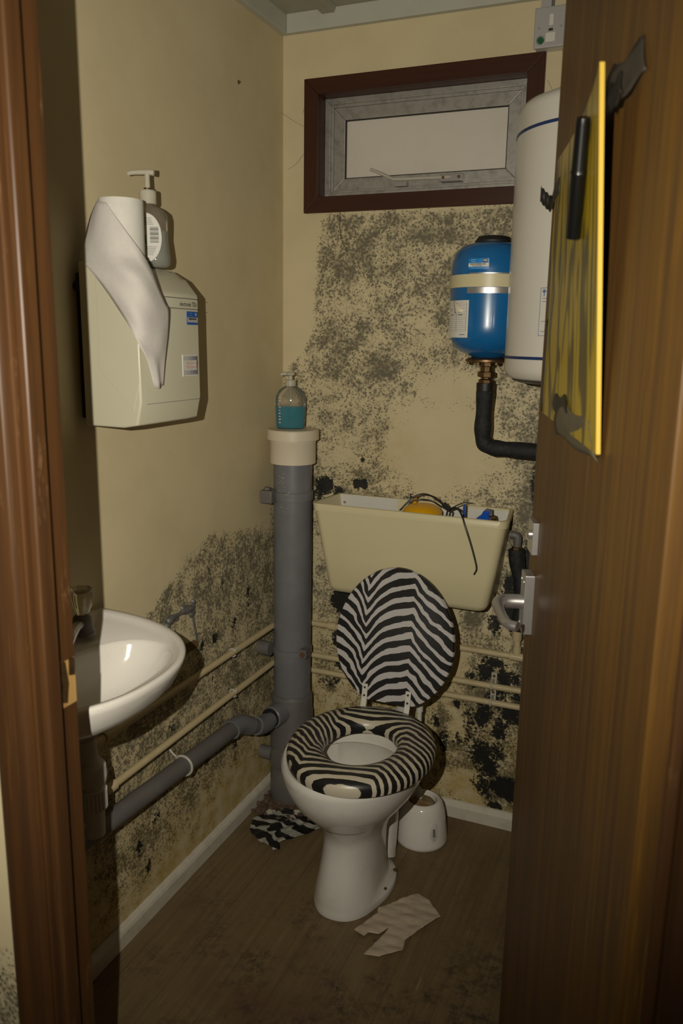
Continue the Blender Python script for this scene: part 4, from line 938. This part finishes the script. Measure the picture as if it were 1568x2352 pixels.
for k in range(14):
    a = 2*PI*k/20+.3; m.obox((.696+.0075*math.cos(a), -.0437, 2.077+.0075*math.sin(a)), (.0007*math.cos(a), 0, .0007*math.sin(a)), (0, .0001, 0), (-.0008*math.sin(a), 0, .0008*math.cos(a)))
m.build('sticker_print', M['sticker_grey'], gs, smooth=None)
tg_ = thing('cable_trunking', 'white cable trunking running up from the fused switch', 'trunking', (.704, -.001, 2.148))
MB().box((.690, -.024, 2.1485), (.714, -.001, CZ-.048)).build('channel', M['sticker_grey'], tg_, smooth=None, bevel=.001)
MB().box((.7142, -.010, 2.1485), (.718, -.004, CZ-.048)).build('cable', M['grey_pvc'], tg_, smooth=None)
tag(MB().tube([(.748, -.022, 2.062), (.752, -.024, 2.045), (.760, -.022, 2.02), (.775, -.022, 1.98), (.80, -.03, 1.93), (.84, -.06, 1.885)], .0042, 10, 5).build('flex_cable', M['pipe_paint'], origin=(.75, -.022, 2.06)), 'cream flex running from the fused switch to the water heater', 'cable')

# ------------------------------------------------------------------ cistern
ct_ = thing('cistern', 'cream plastic low-level cistern without its lid', 'cistern', (.443, -.006, .69))
def cring(z, xl, xr, yf, yb, xlb, xrb, rad=.022, n=6):
    """rounded-corner plan outline: front at yf, back at yb"""
    P = []
    for cx_, cy_, a0_ in ((xr, yf, -90), (xrb, yb, 0), (xlb, yb, 90), (xl, yf, 180)):
        rr = rad if cy_ == yf else .006
        ox = cx_+(-rr if cx_ > .4 else rr); oy = cy_+(rr if cy_ == yf else -rr)
        for k in range(n):
            a = math.radians(a0_+90*k/(n-1)); P.append((ox+rr*math.cos(a), oy+rr*math.sin(a), z))
    return P
BK = -.006
out_ = [cring(.690, .236, .648, -.135, BK, .236, .648), cring(.697, .224, .660, -.152, BK, .226, .656), cring(.712, .217, .668, -.160, BK, .220, .664), cring(.80, .202, .685, -.167, BK, .205, .676), cring(.925, .180, .706, -.174, BK, .188, .690), cring(.9255, .1765, .710, -.1775, BK, .186, .693), cring(.944, .1735, .7125, -.1785, BK, .184, .695), cring(.9455, .175, .711, -.177, BK, .1855, .694)]
in_ = [cring(.9455, .182, .704, -.170, BK-.007, .193, .686), cring(.926, .184, .702, -.1685, BK-.007, .195, .684), cring(.80, .210, .677, -.160, BK-.007, .212, .668), cring(.72, .226, .659, -.150, BK-.007, .228, .655), cring(.712, .245, .64, -.13, BK-.02, .245, .64)]
MB().loft(out_+in_).build('tank_body', M['cream_pl'], ct_, smooth=50)
MB().lathe((.208, -.0135, .922), [(.0045, 0), (.0045, -.003)], 12, (0, 1, 0)).build('screw', M['steel'], ct_)
MB().box((.190, -.0145, .89), (.37, -.0125, .9445)).build('inner_back_plate', M['white_pl'], ct_, smooth=None, bevel=.001)
MB().box((.50, -.0145, .89), (.685, -.0125, .940)).build('inner_back_plate', M['white_pl'], ct_, smooth=None, bevel=.001)
fv = MB().lathe((.466, -.092, .80), [(.050, 0), (.050, .128)], 36).build('siphon_bell', M['grey_pvc'], ct_, label='grey siphon body inside the cistern')
MB().lathe((.466, -.092, .925), [(.0515, 0), (.0535, .003), (.053, .010), (.047, .018), (.034, .026), (.015, .030)], 36).build('float_cap', M['yellow_pl'], ct_, label='yellow float cap')
MB().lathe((.440, -.080, .938), [(.0055, 0), (.0055, .032)], 14).build('yellow_stub', M['yellow_pl'], ct_)
MB().box((.440, -.1465, .934), (.50, -.1425, .939)).build('float_rib', M['yellow_pl'], ct_, smooth=None, bevel=.001)
m = MB().box((.584, -.120, .85), (.588, -.112, .968))
for k in range(8): m.box((.588, -.120, .92+.006*k), (.5895, -.112, .923+.006*k))
m.build('blue_rod', M['blue_pl'], ct_, smooth=None)
m = MB().prism([(.622, -.13, .90), (.655, -.13, .90), (.655, -.13, .957), (.640, -.13, .959), (.634, -.13, .946), (.622, -.13, .938)], (0, .04, 0))
m.build('inlet_valve', M['blue_pl'], ct_, smooth=None, bevel=.002); MB().lathe((.657, -.11, .936), [(.007, 0), (.007, .012)], 8, (1, 0, .4)).build('inlet_nut', M['brass'], ct_)
ti = thing('cable_tie', 'black cable ties looped over the cistern edge', 'cable tie', (.55, -.16, .94))
MB().tube([(.425, -.155, .945), (.434, -.145, .958), (.452, -.135, .978), (.475, -.128, .988), (.500, -.128, .985), (.525, -.132, .972), (.540, -.136, .962)], .0024, 8, 6).build('loop', M['black'], ti)
MB().tube([(.422, -.155, .944), (.445, -.140, .966), (.470, -.130, .974), (.500, -.128, .972), (.530, -.132, .958)], .0018, 8, 6).build('loop', M['black'], ti)
MB().tube([(.536, -.134, .968), (.545, -.138, .960), (.556, -.140, .955)], lambda t: .007-.001*t, 10, 4).build('lock_head', M['black'], ti)
MB().tube([(.552, -.140, .955), (.572, -.138, .968), (.590, -.13, .976), (.612, -.125, .976)], lambda t: .0022-.0016*t, 8, 5).build('tail', M['black'], ti)
MB().tube([(.552, -.142, .955), (.568, -.150, .964), (.584, -.162, .962), (.597, -.176, .949), (.610, -.186, .922), (.624, -.1865, .885), (.637, -.187, .845), (.643, -.188, .820), (.637, -.188, .804)], lambda t: .0027-.0012*t**3, 8, 6).build('tail', M['black'], ti)
for dx_ in (0, .008): MB().tube([(.549+dx_, -.140, .952), (.545+dx_, -.142, .930)], .0026, 8).build('tail', M['black'], ti)
# inlet pipe with lagging at the right of the cistern
ip = thing('inlet_pipe', 'black lagged inlet pipe beside the cistern', 'pipe', (.73, -.04, .63))
MB().tube([(.696, -.045, .884), (.708, -.045, .884), (.716, -.044, .878), (.716, -.044, .850)], .0105, 14, 4).build('elbow', M['grey_pvc_d'], ip)
MB().lathe((.716, -.044, .838), [(.012, 0), (.014, .002), (.014, .014), (.011, .016)], 6).build('nut', M['brass'], ip, smooth=None)
MB().tube([(.714, -.043, .846), (.720, -.043, .80), (.733, -.043, .755), (.738, -.041, .70), (.734, -.038, .655), (.729, -.034, .622)], lambda t: .0205+.001*math.sin(t*17), 18, 6).build('foam_lagging', M['foam'], ip, smooth=60)

# ------------------------------------------------------------------ toilet pan and seat
PCX = .428
pn_ = thing('toilet', 'white ceramic toilet with a zebra print seat and raised lid', 'toilet', (PCX, -.42, 0))
PB_ = PCX-.011
spec_o = [(.0005, PB_, -.400, .090, .160, .120, 2.3, .099), (.013, PB_, -.400, .090, .1605, .121, 2.3, .100), (.019, PB_, -.400, .0885, .159, .117, 2.3, .097), (.026, PB_, -.402, .087, .157, .108, 2.3, .082), (.045, PB_, -.407, .083, .151, .10, 2.3, .077), (.085, PB_+.002, -.413, .0765, .139, .095, 2.3, .073), (.13, PB_+.004, -.42, .071, .124, .10, 2.3), (.175, PCX-.005, -.42, .0715, .118, .10, 2.2),
          (.21, PCX, -.425, .078, .124, .115, 2.1), (.245, PCX, -.43, .096, .145, .13, 2.1), (.28, PCX, -.435, .122, .176, .145, 2.05), (.315, PCX, -.44, .146, .204, .16, 2.05), (.35, PCX, -.44, .163, .222, .172, 2.05), (.385, PCX, -.44, .172, .231, .178, 2.05), (.398, PCX, -.44, .1725, .2315, .179, 2.05), (.4055, PCX, -.44, .167, .226, .173, 2.05)]
spec_i = [(.4055, PCX, -.45, .128, .180, .120, 2.1), (.398, PCX, -.45, .122, .174, .115, 2.1), (.370, PCX, -.45, .121, .172, .115, 2.1), (.362, PCX, -.45, .117, .168, .112, 2.1), (.355, PCX, -.45, .124, .175, .118, 2.1), (.30, PCX, -.45, .116, .165, .112, 2.1), (.255, PCX, -.45, .096, .138, .10, 2.1), (.235, PCX, -.44, .07, .095, .085, 2.1), (.19, PCX, -.42, .045, .06, .06, 2.0), (.175, PCX, -.42, .02, .03, .03, 2.0)]
MB().loft(rings_xy(spec_o+spec_i, 72)).build('bowl', M['pan'], pn_, smooth=50)
MB().tube([(PCX, -.30, .30), (PCX+.002, -.262, .27), (PCX+.002, -.247, .20), (PCX+.002, -.248, .13), (PCX, -.26, .06), (PCX, -.28, .012)], lambda t: .054-.008*math.sin(t*PI), 28, 5).build('trap_bend', M['pan'], pn_, smooth=60)
MB().tube([(PCX, -.29, .335), (PCX, -.245, .345), (PCX, -.215, .355)], lambda t: .045-.012*t, 24, 3).build('flush_inlet', M['pan'], pn_, smooth=60)
for hx_, hy_, hz_ in ((.5045, -.345, .0212), (.5045, -.425, .0212)):
    MB().lathe((hx_, hy_, hz_), [(.0055, 0), (.006, .0015), (.003, .002)], 14, (.25, 0, 1)).build('fixing_hole', M['rust'], pn_)
m = MB()
for k in range(12):
    u_ = random.gauss(0, .012); z_ = .078+random.gauss(0, .006); yy_ = -.551; m.obox((PCX+.052+u_, -.521+u_*-.65*-1.1, z_), (.0016*random.random()+.0005, .0010, 0), (0, .0008, 0), (0, 0, .0004+.0008*random.random()))
fp = thing('flush_pipe', 'white plastic flush pipe between the cistern and the pan', 'pipe', (.445, -.10, .36))
MB().tube([(.445, -.095, .70), (.445, -.095, .50), (.445, -.100, .43), (.443, -.125, .378), (.436, -.170, .360), (.430, -.222, .357)], .019, 20, 5).build('pipe', M['white_pl'], fp, smooth=60)
MB().tube([(.432, -.205, .358), (.430, -.232, .357)], .030, 20).build('cone', M['rubber'], fp, smooth=60)
of = thing('overflow_pipe', 'thin white pipe dropping behind the toilet seat', 'pipe', (.497, -.15, .1))
MB().tube([(.497, -.12, .70), (.497, -.145, .60), (.497, -.150, .40), (.497, -.150, .16)], .0068, 14, 4).build('pipe', M['white_pl'], of, smooth=60)
MB().lathe((.497, -.15, .385), [(.0095, 0), (.0095, .018)], 14).build('coupling', M['white_pl'], of)

sc = Vector((.452, -.470, .408))
ts = pn_
n = 96; rings = []
AO, BF, BB = .174, .208, .196; AI, BFI, BBI = .086, .108, .100
for k, (t, h) in enumerate(((0, .002), (-.012, .008), (-.015, .016), (.01, .026), (.10, .0345), (.26, .0405), (.48, .043), (.70, .041), (.88, .034), (.98, .024), (1.0, .012), (.985, .002))):
    r = []
    for j in range(n):
        th = 2*PI*j/n; c, s_ = math.cos(th), math.sin(th)
        a = AO+(AI-AO)*t; bo_ = (BB if s_ > 0 else BF); bi_ = (BBI if s_ > 0 else BFI); bb_ = bo_+(bi_-bo_)*t
        r.append((sc.x-.003*t+a*c, sc.y+bb_*s_-.004*t, sc.z+h))
    rings.append(r)
m = MB(); m.loft(rings+[rings[0]], False, False); m.build('seat_ring', M['zebra_seat'], ts, smooth=70)
for dx_, dy_ in ((-.10, -.13), (.10, -.13), (-.12, .08), (.12, .08)): MB().lathe((sc.x+dx_, sc.y+dy_, sc.z-.0024), [(.010, 0), (.010, .006)], 14).build('buffer', M['rubber'], ts)
# lid, leaning back on the cistern
def lidp(x, z, o): return Vector((x, -.268+(z-.43)*.17-o, z))
LC, LZ, LA, LBt = .4465, .619, .1625, .183
pts = []
for j in range(72):
    th = 2*PI*j/72; x = LC+LA*math.cos(th)*(1-.05*math.sin(th)); z = LZ+LBt*math.sin(th)
    z = max(z, .4485-.02*(x-LC)/LA*0-.0) if z < .4485 else z
    pts.append((x, z))
lr = [[lidp(LC+(x-LC)*k, LZ+(z-LZ)*k, o) for x, z in pts] for k, o in ((.97, -.009), (1.0, -.006), (1.0, .004), (.985, .008))]
MB().loft(lr).build('lid', M['zebra_lid'], ts, smooth=50, label='raised zebra print lid')
for hx_ in (.380, .500):
    h_ = MB().prism([lidp(hx_-.0075, .452, .0082), lidp(hx_+.0075, .452, .0082), lidp(hx_+.0075, .492, .0082), lidp(hx_-.0075, .492, .0082)], (0, -.0045, 0))
    h_.prism([lidp(hx_-.0075, .424, .016), lidp(hx_+.0075, .424, .016), lidp(hx_+.0075, .4545, .0082), lidp(hx_-.0075, .4545, .0082)], (0, -.0045, 0))
    h_.box((hx_-.0075, -.300, .410), (hx_+.0075, -.284, .428)); h_.box((hx_-.018, -.296, .412), (hx_-.0075, -.280, .420))
    ho = h_.build('hinge', M['white_pl'], ts, smooth=None, bevel=.0015)
    for z_ in (.462, .483): MB().lathe(lidp(hx_, z_, .0127), [(.0032, 0), (.0028, .0014)], 12, (0, -1, .17)).build('screw', M['brass'], ho)

# ------------------------------------------------------------------ brush pot, scraps, debris
qx, qy = .515, -.148
bpz = thing('toilet_brush_pot', 'white plastic toilet brush pot behind the toilet', 'brush pot', (qx, qy, 0))
MB().lathe((qx, qy, .0005), [(.070, 0), (.0735, .004), (.0735, .012), (.069, .05), (.063, .09), (.057, .112), (.050, .122), (.044, .124), (.041, .122), (.039, .110), (.040, .06)], 48).build('pot', M['ceramic'], bpz, smooth=45)
MB().lathe((qx, qy, .06), [(.0395, 0), (.0385, .045), (.030, .056), (.012, .060)], 30).build('bristles', plain('brown_stained_bristles', (0.20, 0.12, 0.045), 0.9, dirt=0.8, dcol=(0.45, 0.38, 0.26), scale=90, bump=1.0), bpz, label='brown stained bristles in the pot')
MB().tube([(qx-.008, qy, .10), (qx-.012, qy+.004, .135), (qx-.014, qy+.005, .150)], .007, 12).build('brush_stub', M['white_pl'], bpz)
ra = Vector((.72, -.69, 0)).normalized(); rp = Vector((qx, qy, .055))+ra*.0672; rv_ = Vector((-ra.y, ra.x, 0))
MB().loft([[rp+rv_*(.013*k*math.cos(2*PI*j/28))+Vector((0, 0, .030*k*math.sin(2*PI*j/28)))+ra*(o-.085*.030*k*math.sin(2*PI*j/28)*1.0) for j in range(28)] for k, o in ((1.0, .0005), (.86, .0022))]).build('thumb_pad', M['white_pl'], bpz, smooth=40)
MB().prism([rp+ra*.0042+rv_*-.004+Vector((0, 0, -.011)), rp+ra*.0042+rv_*.004+Vector((0, 0, -.011)), rp+ra*.0018+rv_*.004+Vector((0, 0, .012)), rp+ra*.0018+rv_*-.004+Vector((0, 0, .012))], ra*.0006).build('barcode_sticker', M['ink_grey'], bpz, smooth=None)

def sheet(poly, z, amp, seed, step=.008):
    """crumpled flat sheet inside a polygon, as a fine grid"""
    rnd = random.Random(seed); n_ = len(poly)
    def inside(x, y):
        c = False
        for i in range(n_):
            (xa, ya), (xb, yb) = poly[i], poly[i-1]
            if (ya > y) != (yb > y) and x < (xb-xa)*(y-ya)/(yb-ya)+xa: c = not c
        return c
    bm = bmesh.new(); vs = [bm.verts.new((x, y, 0)) for x, y in poly]; bm.faces.new(vs)
    bmesh.ops.triangulate(bm, faces=bm.faces[:])
    for _ in range(5):
        ed = [e for e in bm.edges if e.calc_length() > step]
        if not ed: break
        bmesh.ops.subdivide_edges(bm, edges=ed, cuts=1); bmesh.ops.triangulate(bm, faces=bm.faces[:])
    ph = [(rnd.uniform(20, 130), rnd.uniform(0, PI), rnd.uniform(0, 6)) for _ in range(7)]
    bm.verts.ensure_lookup_table()
    V = []
    for v in bm.verts:
        h = sum(abs(math.sin(f*(v.co.x*math.cos(a)+v.co.y*math.sin(a))+p_)) for f, a, p_ in ph)/len(ph)
        V.append((v.co.x, v.co.y, z+amp*h))
    F = [tuple(v.index for v in f.verts) for f in bm.faces]
    bm.free(); m = MB(); m.add(V, F); return m
tiss = [(.482, -.578), (.513, -.501), (.508, -.482), (.537, -.444), (.584, -.387), (.617, -.406), (.659, -.446), (.623, -.517), (.604, -.557), (.61, -.593), (.566, -.634), (.531, -.641), (.547, -.582), (.557, -.539), (.541, -.565), (.516, -.573), (.511, -.586)]
tag(sheet(tiss, .0015, .010, 3, .006).build('paper_towel', plain('damp_tissue', (0.50, 0.41, 0.30), 0.9, dirt=0.45, dcol=(0.26, 0.19, 0.12), scale=30, bump=0.4), origin=(.57, -.52, 0), smooth=40, solid=.0008), 'torn damp paper towel lying on the vinyl beside the toilet', 'paper towel')
scr = [(.043, -.275), (.060, -.330), (.086, -.350), (.118, -.368), (.132, -.358), (.150, -.372), (.166, -.388), (.180, -.372), (.166, -.352), (.205, -.297), (.243, -.240), (.225, -.215), (.175, -.195), (.12, -.19), (.075, -.215)]
tag(sheet(scr, .003, .014, 5).build('zebra_scrap', M['zebra_scrap'], origin=(.14, -.28, 0), smooth=40, solid=.001), 'torn zebra print scrap on the floor by the soil pipe', 'scrap')
# crumbled plaster and dirt round the foot of the stack
rnd = random.Random(11); m = MB()
for k in range(420):
    x = rnd.uniform(.02, .21); y = rnd.uniform(-.25, -.03); 
    if (x-PX)**2+(y-PY)**2 < .068**2 or rnd.random() < (abs(y+.17)/.25): continue
    s_ = rnd.uniform(.002, .007); z_ = .001+rnd.uniform(0, .012)
    a = rnd.uniform(0, PI); c, q = math.cos(a), math.sin(a)
    m.obox((x, y, z_+s_*.4), (s_*c, s_*q, 0), (-s_*.7*q, s_*.7*c, s_*.2), (0, 0, s_*.5))
o = m.build('plaster_debris', M['rubble'], smooth=None, origin=(.1, -.16, 0)); tag(o, 'brown crumbled dirt heaped at the foot of the soil pipe', 'debris', kind='stuff')
for k, (x, y, s_, mt, lb_) in enumerate(((.150, -.205, .010, 'rubble_p', 'round pale flake in the dirt by the soil pipe'), (.178, -.180, .012, 'rubble_p', 'oval pale flake near the toilet foot'), (.122, -.215, .016, 'black', 'black flake leaning on the soil pipe foot'), (.075, -.235, .009, 'rubble_p', 'small pale chip beside the skirting'))):
    rg = [[(x+s_*(1+.25*math.sin(3*a+k))*math.cos(a), y+s_*.7*(1+.2*math.sin(2*a+k))*math.sin(a), .016+h+.35*s_*math.sin(a)) for a in np.linspace(0, 2*PI, 14, endpoint=False)] for h in (0, .0018)]
    tag(MB().loft(rg).build('flake', M[mt], smooth=30, origin=(x, y, .012)), lb_, 'flake', 'loose flakes by the soil pipe')
# stray thread hanging from the window casing and faint cobwebs
tag(MB().tube([(.180, -.016, 1.724), (.1765, -.006, 1.700), (.176, -.004, 1.675), (.183, -.004, 1.645), (.199, -.003, 1.618)], .0008, 6, 6).build('dark_thread', M['ink'], origin=(.18, -.01, 1.72)), 'dark thread dangling from the window casing over the mould', 'thread')
cw_ = thing('cobweb', 'faint grey cobweb strands at the corner side of the window', 'cobweb', (.05, -.01, 1.9))
for a, b_ in (((.001, -.02, 1.985), (.069, -.012, 1.945)), ((.015, -.003, 1.84), (.066, -.010, 1.875)), ((.06, -.004, 1.98), (.069, -.01, 2.02)), ((.712, -.003, 2.00), (.745, -.003, 1.935))):
    mid = (Vector(a)+Vector(b_))/2+Vector((.004, -.001, -.004)); MB().tube([a, mid, b_], .00035, 5, 4).build('strand', M['ink_grey'], cw_)
# nail hole in the side wall
nh = MB().lathe((.0006, -.2435, 2.0), [(.005, 0), (.0045, .001), (.002, .0012)], 10, (1, 0, 0)); nh.lathe((.0012, -.2435, 2.0), [(.0022, 0), (.0022, .004), (.001, .005)], 8, (1, 0, 0))
tag(nh.build('wall_plug', M['rust'], origin=(0, -.2435, 2.0)), 'small brown plug left in the bare side wall', 'wall plug')
